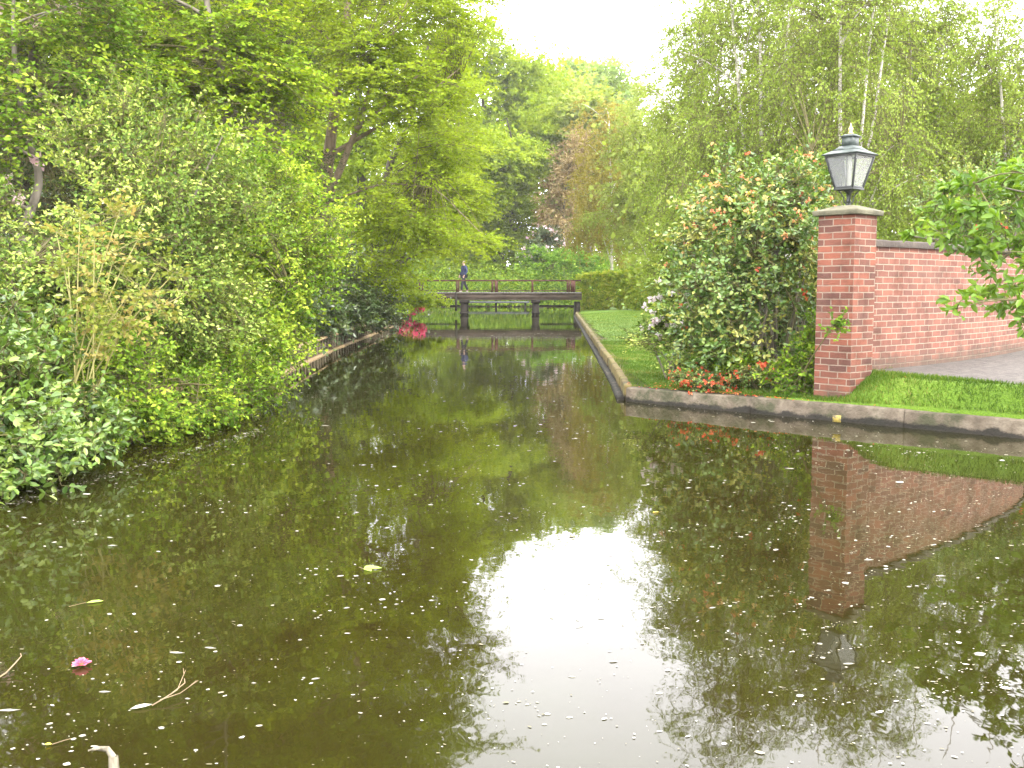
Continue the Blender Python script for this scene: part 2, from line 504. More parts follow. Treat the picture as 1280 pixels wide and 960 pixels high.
xs = np.unique(np.round(np.concatenate([-np.geomspace(9, 320, 18)[::-1], np.arange(-9, 9, .2), np.geomspace(9, 320, 18)]), 4))
ys = np.unique(np.round(np.concatenate([-np.geomspace(5, 90, 9)[::-1] - 0, np.arange(-5, 6, .6), np.arange(6, 22, .2), np.arange(22, 84, .5), np.geomspace(84, 420, 12)]), 4))
GX, GY = np.meshgrid(xs, ys)
GD = sdist(GX, GY)
GZ = height(GX, GY, GD, False)
nx, ny = len(xs), len(ys)
gi = (np.arange(ny - 1)[:, None] * nx + np.arange(nx - 1)[None]).reshape(-1)
gq = np.stack([gi, gi + 1, gi + nx + 1, gi + nx], 1)
gv = np.stack([GX, GY, GZ], -1).reshape(-1, 3)
soil = surf('woodland_soil', [(.3, (.035, .026, .016)), (.5, (.075, .055, .032)), (.7, (.09, .10, .03))], scale=3, bump=.8, bscale=25, detail=10)
tag(mesh_np('ground', gv, gq, soil, smooth=True), kind='structure')


def grass_surface():
    m, nt, out = new_mat('mown_grass')
    b = N(nt, 'ShaderNodeBsdfPrincipled', i_Roughness=.7); b.inputs['Specular IOR Level'].default_value = .15
    tc = N(nt, 'ShaderNodeTexCoord')
    n1 = N(nt, 'ShaderNodeTexNoise', i_Scale=.9, i_Detail=4.0); n2 = N(nt, 'ShaderNodeTexNoise', i_Scale=55.0, i_Detail=6.0)
    for q in (n1, n2): nt.links.new(tc.outputs['Object'], q.inputs['Vector'])
    ad = N(nt, 'ShaderNodeMath', operation='MULTIPLY_ADD'); ad.inputs[1].default_value = .55
    nt.links.new(n2.outputs['Fac'], ad.inputs[0])
    m2 = N(nt, 'ShaderNodeMath', operation='MULTIPLY'); m2.inputs[1].default_value = .45
    nt.links.new(n1.outputs['Fac'], m2.inputs[0]); nt.links.new(m2.outputs[0], ad.inputs[2])
    col = ramp(nt, ad.outputs[0], [(.25, (.075, .075, .025)), (.34, (.065, .12, .013)), (.5, (.105, .19, .016)), (.68, (.165, .22, .032))])
    nt.links.new(col, b.inputs['Base Color'])
    bp = N(nt, 'ShaderNodeBump', i_Strength=.9, i_Distance=.03)
    nt.links.new(n2.outputs['Fac'], bp.inputs['Height']); nt.links.new(bp.outputs[0], b.inputs['Normal'])
    nt.links.new(b.outputs[0], out.inputs[0])
    return m


cd = GD.reshape(-1)[gq]; cx = gv[gq][:, :, 0]; cy = gv[gq][:, :, 1]
ok = (cd.min(1) > .116) & (cx.min(1) > 0) & (cx.max(1) < 13) & (cy.min(1) > 3) & (cy.max(1) < 78)
tag(mesh_np('lawn', gv + [0, 0, .006], gq[ok], grass_surface(), smooth=True), kind='structure')

st_ = np.arange(0, 26, .08)
kk_ = np.array([(2.9, 11.6), (3.1, 11.42), (4.95, 9.72), (9, 6.2), (19, -4)])
cs_ = np.concatenate([[0], np.cumsum(np.linalg.norm(np.diff(kk_, axis=0), axis=1))])
bx = np.interp(st_[st_ < cs_[-1]], cs_, kk_[:, 0]); by = np.interp(st_[st_ < cs_[-1]], cs_, kk_[:, 1])
bt = norm(np.stack([np.gradient(bx), np.gradient(by)], 1)); bn = np.stack([-bt[:, 1], bt[:, 0]], 1)
oo = np.concatenate([[.085, .09], np.arange(.115, 1.05, .035)])
QX = bx[:, None] + bn[:, 0:1] * oo; QY = by[:, None] + bn[:, 1:2] * oo
QZ = height(QX, QY, np.maximum(sdist(QX, QY), .12)) + .018 + .006 * np.sin(QX * 9) * np.sin(QY * 7)
QZ[:, 0] = .14; QZ[:, 1] = .205
m_ = len(oo); i_ = (np.arange(len(bx) - 1)[:, None] * m_ + np.arange(m_ - 1)[None]).reshape(-1)
tag(mesh_np('lawn', np.stack([QX, QY, QZ], -1).reshape(-1, 3), np.stack([i_, i_ + m_, i_ + m_ + 1, i_ + 1], 1), grass_surface(), smooth=True), kind='structure')

# ------------------------------------------------------------------ water
def water_mat():
    m, nt, out = new_mat('canal_water')
    b = N(nt, 'ShaderNodeBsdfPrincipled', i_Roughness=.02, i_IOR=1.333)
    tc = N(nt, 'ShaderNodeTexCoord')
    n1 = N(nt, 'ShaderNodeTexNoise', i_Scale=.55, i_Detail=7.0, i_Roughness=.65); nt.links.new(tc.outputs['Object'], n1.inputs['Vector'])
    col = ramp(nt, n1.outputs['Fac'], [(.35, (.0125, .0090, .0020)), (.55, (.0150, .0140, .0026)), (.75, (.0175, .0205, .0034))])
    nt.links.new(col, b.inputs['Base Color'])
    mp = N(nt, 'ShaderNodeMapping'); mp.inputs['Scale'].default_value = (1.0, .55, 1)
    nt.links.new(tc.outputs['Object'], mp.inputs[0])
    n2 = N(nt, 'ShaderNodeTexNoise', i_Scale=2.2, i_Detail=2.0); n3 = N(nt, 'ShaderNodeTexNoise', i_Scale=11.0, i_Detail=2.0)
    nt.links.new(mp.outputs[0], n2.inputs['Vector']); nt.links.new(mp.outputs[0], n3.inputs['Vector'])
    a = N(nt, 'ShaderNodeMath', operation='MULTIPLY_ADD'); a.inputs[1].default_value = .22
    nt.links.new(n3.outputs['Fac'], a.inputs[0]); nt.links.new(n2.outputs['Fac'], a.inputs[2])
    bp = N(nt, 'ShaderNodeBump', i_Strength=.17, i_Distance=.012)
    nt.links.new(a.outputs[0], bp.inputs['Height']); nt.links.new(bp.outputs[0], b.inputs['Normal'])
    nt.links.new(b.outputs[0], out.inputs[0])
    return m


wv = np.array([(-12, -45, 0), (26, -45, 0), (26, 90, 0), (-12, 90, 0)], float)
tag(mesh_np('water', wv, np.array([[0, 1, 2, 3]]), water_mat()), kind='structure')


# ------------------------------------------------------------------ canal edges
def offset_line(pts, o):
    p = np.array(pts, float)
    t = norm(np.gradient(p, axis=0)); nrm = np.stack([t[:, 1], -t[:, 0]], 1)
    return p + nrm * o


def resample(pts, step):
    p = np.array(pts, float); s = np.concatenate([[0], np.cumsum(np.linalg.norm(np.diff(p, axis=0), axis=1))])
    q = np.linspace(0, s[-1], max(2, int(s[-1] / step) + 1))
    return np.stack([np.interp(q, s, p[:, k]) for k in range(p.shape[1])], 1)


def wall_strip(pts, w, z0, z1, jitter=0.0, seed=0):
    """A kerb along a line: the line is its water face, w its width towards the land (left-hand side of the run)."""
    rng = np.random.default_rng(seed)
    a = np.array(pts, float); b = offset_line(pts, -w)
    n = len(a); j = lambda: rng.normal(size=n) * jitter
    rows = [np.c_[a, np.full(n, z0)], np.c_[a + rng.normal(size=(n, 2)) * jitter * .5, z1 - .02 + j()], np.c_[a * .88 + b * .12, z1 + j()],
            np.c_[b, z1 + j()], np.c_[b, np.full(n, z0)]]
    V = np.stack(rows, 1).reshape(-1, 3); m = 5
    i = np.arange(n - 1)[:, None] * m; k = np.arange(m - 1)[None]
    Q = np.stack([i + k, i + m + k, i + m + k + 1, i + k + 1], -1).reshape(-1, 4)
    f = [tuple(q) for q in Q.tolist()] + [(0, 1, 2, 3, 4), tuple((n - 1) * m + q for q in (4, 3, 2, 1, 0))]
    return V, f


concrete = surf('weathered_concrete', [(.3, (.060, .046, .031)), (.5, (.115, .092, .065)), (.7, (.175, .146, .108))], scale=6, bump=1.0, bscale=30, detail=10,
                extra=((.045, .045, .022), 2.6, .50, .63))
mossy = surf('mossy_stone', [(.3, (.065, .05, .024)), (.5, (.14, .105, .038)), (.7, (.11, .115, .03))], scale=4, bump=.7, bscale=35, detail=9,
             extra=((.05, .04, .025), 1.6, .52, .66))
def tide(m, z, c):
    """Algae left by the water: a dark band with a ragged top, at its own height on the stone."""
    nt = m.node_tree; b = next(n for n in nt.nodes if n.type == 'BSDF_PRINCIPLED')
    src = b.inputs['Base Color'].links[0].from_socket
    tc = N(nt, 'ShaderNodeTexCoord'); sx = N(nt, 'ShaderNodeSeparateXYZ'); nt.links.new(tc.outputs['Object'], sx.inputs[0])
    no = N(nt, 'ShaderNodeTexNoise', i_Scale=3.5, i_Detail=7.0, i_Roughness=.7); nt.links.new(tc.outputs['Object'], no.inputs['Vector'])
    ad = N(nt, 'ShaderNodeMath', operation='MULTIPLY_ADD'); ad.inputs[1].default_value = .22
    nt.links.new(no.outputs['Fac'], ad.inputs[0]); nt.links.new(sx.outputs[2], ad.inputs[2])
    mr = N(nt, 'ShaderNodeMapRange'); mr.inputs[1].default_value = z + .10; mr.inputs[2].default_value = z + .13; mr.inputs[3].default_value = .95; mr.inputs[4].default_value = 0
    nt.links.new(ad.outputs[0], mr.inputs[0])
    mx = N(nt, 'ShaderNodeMix', data_type='RGBA'); nt.links.new(mr.outputs[0], mx.inputs[0]); nt.links.new(src, mx.inputs[6]); mx.inputs[7].default_value = rgba(c)
    nt.links.new(mx.outputs[2], b.inputs['Base Color'])


tide(concrete, .055, (.010, .009, .006)); tide(mossy, .06, (.022, .018, .009))
def kerb_run(line, w, z1, step, mat, parent, seed, o):
    """Kerb stones laid end to end with open joints, each a little out of line. LINE starts at the near corner."""
    r = np.random.default_rng(seed)
    p = resample(line, .1); per_ = int(step / .1); i = 0
    while i < len(p) - 2 and i // per_ < 46:
        seg = p[i:i + per_ + 1].copy()
        if len(seg) < 3: break
        t = norm(seg[-1] - seg[0]); seg[0] = seg[0] + t * .0035; seg[-1] = seg[-1] - t * .0035
        seg = seg + np.array([-t[1], t[0]]) * r.normal() * .006
        if line[-1][1] > line[0][1]: seg = seg[::-1]
        V, f = wall_strip(seg, w, -.6, z1 + r.normal() * .004, .003, int(r.integers(1e6)))
        mesh_np('kerb_stone', V - np.array(o), f, mat, parent)
        i += per_


k1 = np.array([(1.47, 12.9), (3.1, 11.42), (4.95, 9.72), (9, 6.2), (19, -4)])
edge = empty('canal_wall', (1.47, 12.9, 0), 'grey weathered concrete canal kerb running under the brick pillar', 'canal wall')
kerb_run(k1, .15, .195, 1.9, concrete, edge, 3, (1.47, 12.9, 0))
# wet tide-mark band sits in the wall material itself; the painted mark is a small patch of lichen yellow paint
p = onz(1046, 521, .12)
mk = MB().box((p[0], p[1] - .0, .10), (.085, .019, .07), rz=-.745)
mk.build('yellow_paint_mark', surf('yellow_paint', [(.40, (.12, .10, .06)), (.54, (.36, .28, .06))], scale=26), edge, loc=(-1.47, -12.9, 0))
k2 = np.array([(4.3, 66), (3.72, 58), (3.3, 52), (2.52, 35), (1.97, 23), (1.62, 15.5), (1.47, 13.06)])
e2 = empty('canal_wall', (1.47, 13, 0), 'long mossy ochre stone kerb edging the lawn up to the footbridge', 'canal wall')
kerb_run(k2[::-1], .17, .20, 1.3, mossy, e2, 4, (1.47, 13, 0))
lg = resample(k2 - [.10, 0], .5)
V, f = wall_strip(lg, .11, -.6, .035, .004, 5)
mesh_np('footing_ledge', V - [1.47, 13, 0], f, concrete, e2)

# timber revetment on the left bank
lp = np.array([q for q in LEFT if 3 <= q[1] <= 56], float)
wood_cap = surf('brown_cap_timber', [(.3, (.13, .085, .045)), (.55, (.27, .19, .10)), (.75, (.33, .26, .14))], scale=7, bump=.5, stretch=(1, 1, 1), extra=((.10, .12, .03), 1.3, .56, .7))
wood_dark = surf('wet_dark_timber', [(.3, (.012, .010, .008)), (.7, (.045, .035, .025))], scale=8, bump=.4)
wood_pale = surf('grey_stake_timber', [(.3, (.06, .048, .03)), (.7, (.17, .14, .09))], scale=16, bump=.5, stretch=(1, 1, .3))
te = empty('timber_edging', (-3.75, 12, 0), 'low timber plank edging with upright stakes along the left bank', 'bank edging')
org = np.array([-3.75, 12, 0])
ll = resample(lp, .5)


def strip_left(line, o, w, z0, z1, name, mat, sd):
    # the line runs away from the camera, so the land lies on its left-hand side
    V, f = wall_strip(offset_line(line, o), w, z0, z1, .005, sd)
    return mesh_np(name, V - org, f, mat, te)


strip_left(ll, .03, .16, .315, .355, 'capping_board', wood_cap, 1)
strip_left(ll, -.06, .06, -.5, .315, 'backing_board', wood_dark, 2)
strip_left(ll, .12, .12, -.5, .03, 'ledge_board', wood_cap, 3)
vis = resample(np.array([q for q in LEFT if 10 <= q[1] <= 50], float), .42)
vis = offset_line(vis, -.012)
for i, (x, y) in enumerate(vis):
    h = .315
    m = MB().box((0, 0, h / 2 - .15), (random.uniform(.035, .07), random.uniform(.03, .05), h + .3), rz=random.uniform(-.2, .2), rx=random.uniform(-.03, .03))
    m.build('stake', wood_pale, te, loc=(x - org[0], y - org[1], 0))

# ------------------------------------------------------------------ brickwork
def brick_mat(name, c1, c2, mortar):
    m, nt, out = new_mat(name)
    b = N(nt, 'ShaderNodeBsdfPrincipled', i_Roughness=.85); b.inputs['Specular IOR Level'].default_value = .2
    uv = N(nt, 'ShaderNodeUVMap')
    nz = N(nt, 'ShaderNodeTexNoise', i_Scale=9.0, i_Detail=3.0); nt.links.new(uv.outputs[0], nz.inputs['Vector'])
    wv_ = N(nt, 'ShaderNodeMix', data_type='RGBA', blend_type='LINEAR_LIGHT'); wv_.inputs[0].default_value = .006
    nt.links.new(uv.outputs[0], wv_.inputs[6]); nt.links.new(nz.outputs['Color'], wv_.inputs[7])
    br = N(nt, 'ShaderNodeTexBrick', i_Scale=1.0); br.offset = .5
    br.inputs['Brick Width'].default_value = .225; br.inputs['Row Height'].default_value = .075
    br.inputs['Mortar Size'].default_value = .0075; br.inputs['Mortar Smooth'].default_value = .35; br.inputs['Bias'].default_value = -.1
    br.inputs['Color1'].default_value = rgba(c1); br.inputs['Color2'].default_value = rgba(c2); br.inputs['Mortar'].default_value = rgba(mortar)
    nt.links.new(wv_.outputs[2], br.inputs['Vector'])
    n2 = N(nt, 'ShaderNodeTexNoise', i_Scale=3.0, i_Detail=8.0, i_Roughness=.7); nt.links.new(uv.outputs[0], n2.inputs['Vector'])
    st = ramp(nt, n2.outputs['Fac'], [(.3, (.5, .48, .45)), (.5, (1, 1, 1)), (.72, (1.3, 1.25, 1.2))])
    mu = N(nt, 'ShaderNodeMix', data_type='RGBA', blend_type='MULTIPLY'); mu.inputs[0].default_value = 1
    nt.links.new(br.outputs['Color'], mu.inputs[6]); nt.links.new(st, mu.inputs[7])
    # damp, soot and lime: dark foot of the masonry with a ragged edge, pale bloom patches above
    sx = N(nt, 'ShaderNodeSeparateXYZ'); nt.links.new(uv.outputs[0], sx.inputs[0])
    ad = N(nt, 'ShaderNodeMath', operation='MULTIPLY_ADD'); ad.inputs[1].default_value = .35
    nt.links.new(n2.outputs['Fac'], ad.inputs[0]); nt.links.new(sx.outputs[1], ad.inputs[2])
    mr = N(nt, 'ShaderNodeMapRange'); mr.inputs[1].default_value = .30; mr.inputs[2].default_value = .50; mr.inputs[3].default_value = .75; mr.inputs[4].default_value = 0
    nt.links.new(ad.outputs[0], mr.inputs[0])
    m3 = N(nt, 'ShaderNodeMix', data_type='RGBA'); nt.links.new(mr.outputs[0], m3.inputs[0]); nt.links.new(mu.outputs[2], m3.inputs[6])
    m3.inputs[7].default_value = rgba((.085, .068, .05))
    n4 = N(nt, 'ShaderNodeTexNoise', i_Scale=1.3, i_Detail=6.0, i_Roughness=.65); nt.links.new(uv.outputs[0], n4.inputs['Vector'])
    mr2 = N(nt, 'ShaderNodeMapRange'); mr2.inputs[1].default_value = .52; mr2.inputs[2].default_value = .75; mr2.inputs[3].default_value = 0; mr2.inputs[4].default_value = .42
    nt.links.new(n4.outputs['Fac'], mr2.inputs[0])
    m4 = N(nt, 'ShaderNodeMix', data_type='RGBA'); nt.links.new(mr2.outputs[0], m4.inputs[0]); nt.links.new(m3.outputs[2], m4.inputs[6])
    m4.inputs[7].default_value = rgba((.28, .16, .12))
    nt.links.new(m4.outputs[2], b.inputs['Base Color'])
    h = N(nt, 'ShaderNodeMath', operation='MULTIPLY_ADD'); h.inputs[1].default_value = -1.0
    nt.links.new(br.outputs['Fac'], h.inputs[0])
    n5 = N(nt, 'ShaderNodeTexNoise', i_Scale=60.0, i_Detail=4.0); nt.links.new(uv.outputs[0], n5.inputs['Vector']); nt.links.new(n5.outputs['Fac'], h.inputs[2])
    bp = N(nt, 'ShaderNodeBump', i_Strength=1.0, i_Distance=.012)
    nt.links.new(h.outputs[0], bp.inputs['Height']); nt.links.new(bp.outputs[0], b.inputs['Normal'])
    nt.links.new(b.outputs[0], out.inputs[0])
    return m


brick_p = brick_mat('red_brick', (.215, .078, .050), (.085, .044, .036), (.27, .215, .165))
brick_w = brick_mat('pale_red_brick', (.215, .088, .062), (.125, .062, .048), (.30, .235, .18))
stone_cap = surf('lichened_capstone', [(.3, (.06, .057, .038)), (.5, (.115, .108, .070)), (.7, (.17, .16, .108))], scale=7, bump=.5, bscale=60, detail=9, extra=((.33, .30, .07), 5, .60, .70))

PC = np.array([3.83, 11.53]); PW = .46; PR = R(40.6); PZ0, PZ1 = .12, 2.285
pil = empty('brick_pillar', (PC[0], PC[1], PZ0), 'square red brick gate pillar under a stone cap carrying the lantern', 'pillar', rz=PR)
hw = PW / 2; H = PZ1 - PZ0
vs, fs, uv = [], [], []
cs = [(-hw, -hw), (hw, -hw), (hw, hw), (-hw, hw)]
for i in range(4):
    a, b_ = cs[i], cs[(i + 1) % 4]; n0 = len(vs)
    vs += [(a[0], a[1], 0), (b_[0], b_[1], 0), (b_[0], b_[1], H), (a[0], a[1], H)]
    fs.append((n0, n0 + 1, n0 + 2, n0 + 3)); u0 = i * (PW + .115)
    uv += [(u0, 0.05), (u0 + PW, 0.05), (u0 + PW, H + .05), (u0, H + .05)]
mesh_np('brick_shaft', np.array(vs), fs, brick_p, pil, uv=uv)
mb = MB(); mb.frustum(H, .56, H + .055, .575); cap_m = mb.build('capstone', stone_cap, pil, bevel=.008)
mb = MB(); mb.frustum(H + .0555, .555, H + .115, .20); mb.build('cap_pyramid', stone_cap, cap_m, bevel=.006)
PTOP = PZ1 + .115

# curved garden wall
wl = np.concatenate([bez(np.array([4.06, 11.72]), np.array([5.9, 13.0]), np.array([8.05, 15.7]), 22), bez(np.array([8.05, 15.7]), np.array([9.3, 17.4]), np.array([10.3, 21]), 10)[1:]])
wall = empty('garden_wall', (4.06, 11.72, .3), 'curved red brick garden wall running back from the pillar beside the path', 'wall')
a = wl; bb = offset_line(wl, -.24)  # thickness away from the path
s = np.concatenate([[0], np.cumsum(np.linalg.norm(np.diff(a, axis=0), axis=1))])
z0, z1 = .30, 1.955
o3 = np.array([4.06, 11.72, .3])
vs, fs, uv = [], [], []
for ln_, flip in ((a, False), (bb, True)):
    for i in range(len(ln_) - 1):
        n0 = len(vs); p, q = ln_[i], ln_[i + 1]
        vs += [(*p, z0), (*q, z0), (*q, z1), (*p, z1)]
        fs.append((n0, n0 + 1, n0 + 2, n0 + 3) if not flip else (n0 + 3, n0 + 2, n0 + 1, n0))
        t = [(s[i], -.10), (s[i + 1], -.10), (s[i + 1], z1 - z0 - .10), (s[i], z1 - z0 - .10)]
        uv += t if not flip else t[::-1]
mesh_np('brick_face', np.array(vs) - o3, fs, brick_w, wall, uv=uv)
cop = surf('dark_coping_stone', [(.3, (.025, .019, .015)), (.55, (.055, .042, .032)), (.75, (.09, .073, .054))], scale=8, bump=.6, bscale=40, detail=8)
V, f = wall_strip(resample(offset_line(wl, .035), .2), .31, z1, z1 + .085, .003, 8)
mesh_np('coping', V - o3, f, cop, wall)

# path beside the wall
fr = offset_line(wl, .0)
ppoly = [(4.30, 11.66), (4.45, 11.30), (4.72, 10.90), (5.12, 10.12), (5.75, 9.55), (6.9, 8.6), (10.3, 5.9), (16, 1), (20, 12), (16, 21)] + [tuple(p) for p in wl[::-1]]
pz = .497
pm = surf('grey_paving', [(.3, (.05, .043, .037)), (.5, (.085, .073, .064)), (.7, (.115, .10, .088))], scale=9, bump=.5, bscale=60, detail=9, extra=((.04, .035, .03), 14, .5, .62))
po = tag(mesh_np('path', np.array([(x, y, pz) for x, y in ppoly]), [tuple(range(len(ppoly)))], pm), kind='structure')

# ------------------------------------------------------------------ lantern
LZ = PTOP - .012
lan = empty('lantern', (PC[0], PC[1], LZ), 'old style four-sided glass lantern on top of the brick pillar', 'lantern', rz=PR)
iron = surf('black_painted_iron', [(.3, (.012, .014, .013)), (.7, (.03, .034, .032))], scale=20, rough=.42, spec=.5)
verd = surf('grey_green_metal_roof', [(.3, (.025, .034, .03)), (.55, (.055, .07, .063)), (.75, (.10, .118, .105))], scale=10, rough=.5, spec=.5, detail=8)
brass = surf('pale_brass', [(.3, (.45, .36, .14)), (.7, (.62, .52, .26))], scale=9, rough=.4, metal=.3)
ivory = surf('ivory_mantle', [(.3, (.55, .52, .45)), (.7, (.75, .72, .64))], scale=9, rough=.5)


def glass_mat():
    m, nt, out = new_mat('lantern_glass')
    tr = N(nt, 'ShaderNodeBsdfTransparent'); tr.inputs[0].default_value = (.95, .97, .97, 1)
    gl = N(nt, 'ShaderNodeBsdfGlossy', i_Roughness=.03)
    fr_ = N(nt, 'ShaderNodeFresnel', i_IOR=1.5)
    ad = N(nt, 'ShaderNodeMath', operation='ADD'); ad.inputs[1].default_value = .05
    nt.links.new(fr_.outputs[0], ad.inputs[0])
    mx = N(nt, 'ShaderNodeMixShader'); nt.links.new(ad.outputs[0], mx.inputs[0])
    df = N(nt, 'ShaderNodeBsdfDiffuse'); df.inputs[0].default_value = (.8, .82, .82, 1)
    m2 = N(nt, 'ShaderNodeMixShader'); m2.inputs[0].default_value = .22
    nt.links.new(tr.outputs[0], m2.inputs[1]); nt.links.new(df.outputs[0], m2.inputs[2])
    nt.links.new(m2.outputs[0], mx.inputs[1]); nt.links.new(gl.outputs[0], mx.inputs[2]); nt.links.new(mx.outputs[0], out.inputs[0])
    return m


glass = glass_mat()
zb, zt, wb, wt = .205, .575, .215, .385
mb = MB()                                              # bracket: foot plate, stem, three curved feet
mb.lathe([(.075, 0), (.078, .012), (.03, .022), (.022, .05), (.034, .06), (.022, .075), (.018, .14), (.03, .155), (.05, .175), (.06, .19)], 14)
for k in range(4):
    a_ = R(45 + 90 * k); c_, s_ = math.cos(a_), math.sin(a_)
    mb.tube([(.02 * c_, .02 * s_, .03), (.05 * c_, .05 * s_, .06), (.055 * c_, .055 * s_, .11), (.095 * c_, .095 * s_, .165), (.13 * c_, .13 * s_, .195)], [.009, .008, .008, .008, .007], 6)
mb.build('bracket', iron, lan, smooth=True)
mb = MB(); mb.box((0, 0, zb - .008), (wb + .03, wb + .03, .018))
for sx in (-1, 1):
    for sy in (-1, 1):
        mb.bar((sx * wb / 2, sy * wb / 2, zb), (sx * wt / 2, sy * wt / 2, zt), .02)
for i in range(4):
    for z, w, th in ((zb + .012, wb + .006, .02), (zt - .008, wt - .002, .022)):
        c_, d_ = cs[i], cs[(i + 1) % 4]
        q = w / 2 / hw
        mb.bar((c_[0] * q, c_[1] * q, z), (d_[0] * q, d_[1] * q, z), th * .8, th)
for sx, sy in ((0, -1), (-1, 0), (0, 1), (1, 0)):     # mid bar on each pane
    pass
mb.build('frame', iron, lan, bevel=.002)
for i in range(4):
    c_, d_ = cs[i], cs[(i + 1) % 4]
    qb, qt = (wb - .012) / 2 / hw, (wt - .012) / 2 / hw
    mesh_np('glass_pane', np.array([(c_[0] * qb, c_[1] * qb, zb + .02), (d_[0] * qb, d_[1] * qb, zb + .02), (d_[0] * qt, d_[1] * qt, zt - .018), (c_[0] * qt, c_[1] * qt, zt - .018)]),
            [(0, 1, 2, 3)], glass, lan)
mb = MB(); mb.frustum(zt, .44, zt + .012, .45); mb.frustum(zt + .0125, .44, zt + .05, .30, False); mb.frustum(zt + .05, .30, zt + .105, .16)
roof = mb.build('roof', verd, lan)
mb = MB(); mb.frustum(zt + .106, .135, zt + .205, .135); mb.frustum(zt + .2055, .165, zt + .216, .17); mb.frustum(zt + .2165, .165, zt + .238, .09)
mb.build('vent_chimney', verd, roof)
mb = MB(); mb.lathe([(.02, zt + .237), (.034, zt + .25), (.018, zt + .265), (.026, zt + .285), (.028, zt + .3), (.014, zt + .32), (.008, zt + .345), (.003, zt + .365)], 12)
mb.build('finial', brass, roof, smooth=True)
mb = MB(); mb.lathe([(.018, zb + .01), (.02, zb + .04), (.024, zb + .05), (.024, zb + .30), (.02, zb + .31), (.02, zb + .34), (.012, zt)], 14)
mb.build('burner_tube', ivory, lan, smooth=True)
mb = MB()
for dx in (-.045, .045): mb.bar((dx, .01, zb + .01), (dx, .01, zt + .01), .012)
mb.build('gas_pipe', iron, lan)

# ------------------------------------------------------------------ footbridge
BY0, BY1 = 54.4, 56.2
rust = surf('rust_red_iron', [(.3, (.030, .013, .010)), (.55, (.075, .029, .019)), (.75, (.12, .05, .033))], scale=4, rough=.7, detail=8, bump=.2)
beamm = surf('weathered_brown_beam', [(.3, (.030, .022, .016)), (.55, (.065, .048, .036)), (.75, (.10, .078, .06))], scale=2.5, rough=.85, detail=9, bump=.4, stretch=(.5, 1, 2))
deckm = surf('grey_deck_planks', [(.3, (.10, .095, .085)), (.7, (.20, .19, .175))], scale=5, bump=.4, stretch=(3, .4, 1))
pierm = surf('dark_tarred_timber', [(.3, (.010, .008, .006)), (.7, (.030, .023, .018))], scale=6, bump=.4)
br = empty('footbridge', (-1, 55.3, 0), 'rust brown low footbridge crossing the far end of the canal', 'footbridge')
bo = (1, -55.3, 0)
BX0, BX1 = -6.3, 3.78
dz = 1.245
mb = MB(); n_ = 66
for k in range(n_):
    w = (BX1 - BX0) / n_
    mb.box((BX0 + (k + .5) * w, (BY0 + BY1) / 2, dz - .03 + random.uniform(-.004, .004)), (w - .012, BY1 - BY0 + .12, .055))
mb.build('deck', deckm, br, loc=bo)
for y in (BY0, BY1):
    mb = MB().box(((BX0 + BX1) / 2, y, dz - .06 - .185), (BX1 - BX0, .16, .36)); mb.box(((BX0 + BX1) / 2, y - .085, dz - .40), (BX1 - BX0, .05, .05)); mb.box(((BX0 + BX1) / 2, y - .085, dz - .085), (BX1 - BX0, .05, .04))
    mb.build('side_beam', beamm, br, loc=bo)
posts = [527, 533.5, 540, 572, 615, 621, 627, 665, 670, 709, 713, 717]
for y, sh in ((BY0 - .02, 0.0), (BY1 + .02, .0)):
    mb = MB().box(((BX0 + BX1) / 2, y, 1.875), (BX1 - BX0 - .1, .06, .075))
    mb.box(((BX0 + BX1) / 2, y, dz + .09), (BX1 - BX0 - .1, .035, .035))
    mb.build('handrail', rust, br, loc=bo)
for x in (-5.0, -2.98, -1.08, -.86, 1.12, 3.10, 3.36):
    th = .16 if x in (-.86, 3.36) else .085
    for y in (BY0 - .02, BY1 + .02):
        mb = MB().box((x, y, (dz + 1.84) / 2), (th, .07, 1.84 - dz))
        mb.build('rail_post', rust, br, loc=bo)
for x in (-2.62, 1.30):
    mb = MB()
    for y in (BY0 + .05, BY1 - .05):
        mb.box((x, y, .1), (.34, .24, 1.38))
    mb.box((x, (BY0 + BY1) / 2, .72), (.46, BY1 - BY0 + .3, .16)); mb.box((x, (BY0 + BY1) / 2, .12), (.40, BY1 - BY0 + .2, .12))
    mb.bar((x, BY0, .1), (x, BY1, .7), .1)
    mb.build('pier', pierm, br, loc=bo)
for x, w in ((2.45, 1.9), (-4.2, 2.7)):
    MB().box((x, BY0 + .3, .5), (w, .12, .10)).build('cross_brace', pierm, br, loc=bo)
MB().box((-3.03, BY0 - .13, .74), (.12, .08, 1.0)).build('hanging_post', pierm, br, loc=bo)
for x in (3.58, -5.75):
    MB().box((x, BY0 + .9, .27), (.26, 1.7, .9)).build('abutment', pierm, br, loc=bo)

# pale ledge far beyond the bridge
lm = surf('pale_grey_ledge', [(.3, (.05, .055, .06)), (.7, (.10, .105, .11))], scale=3, bump=.3)
sl = empty('landing_stage', (-1.2, 76, 0), 'plain grey landing stage low over the water beyond the footbridge', 'landing stage')
mb = MB().box((0, 0, .40), (5.0, 1.2, .12)); mb.build('platform', lm, sl, bevel=.01)
for x in (-2.2, 0, 2.2):
    MB().box((x, -.3, -.1), (.16, .16, .9)).build('leg', pierm, sl)

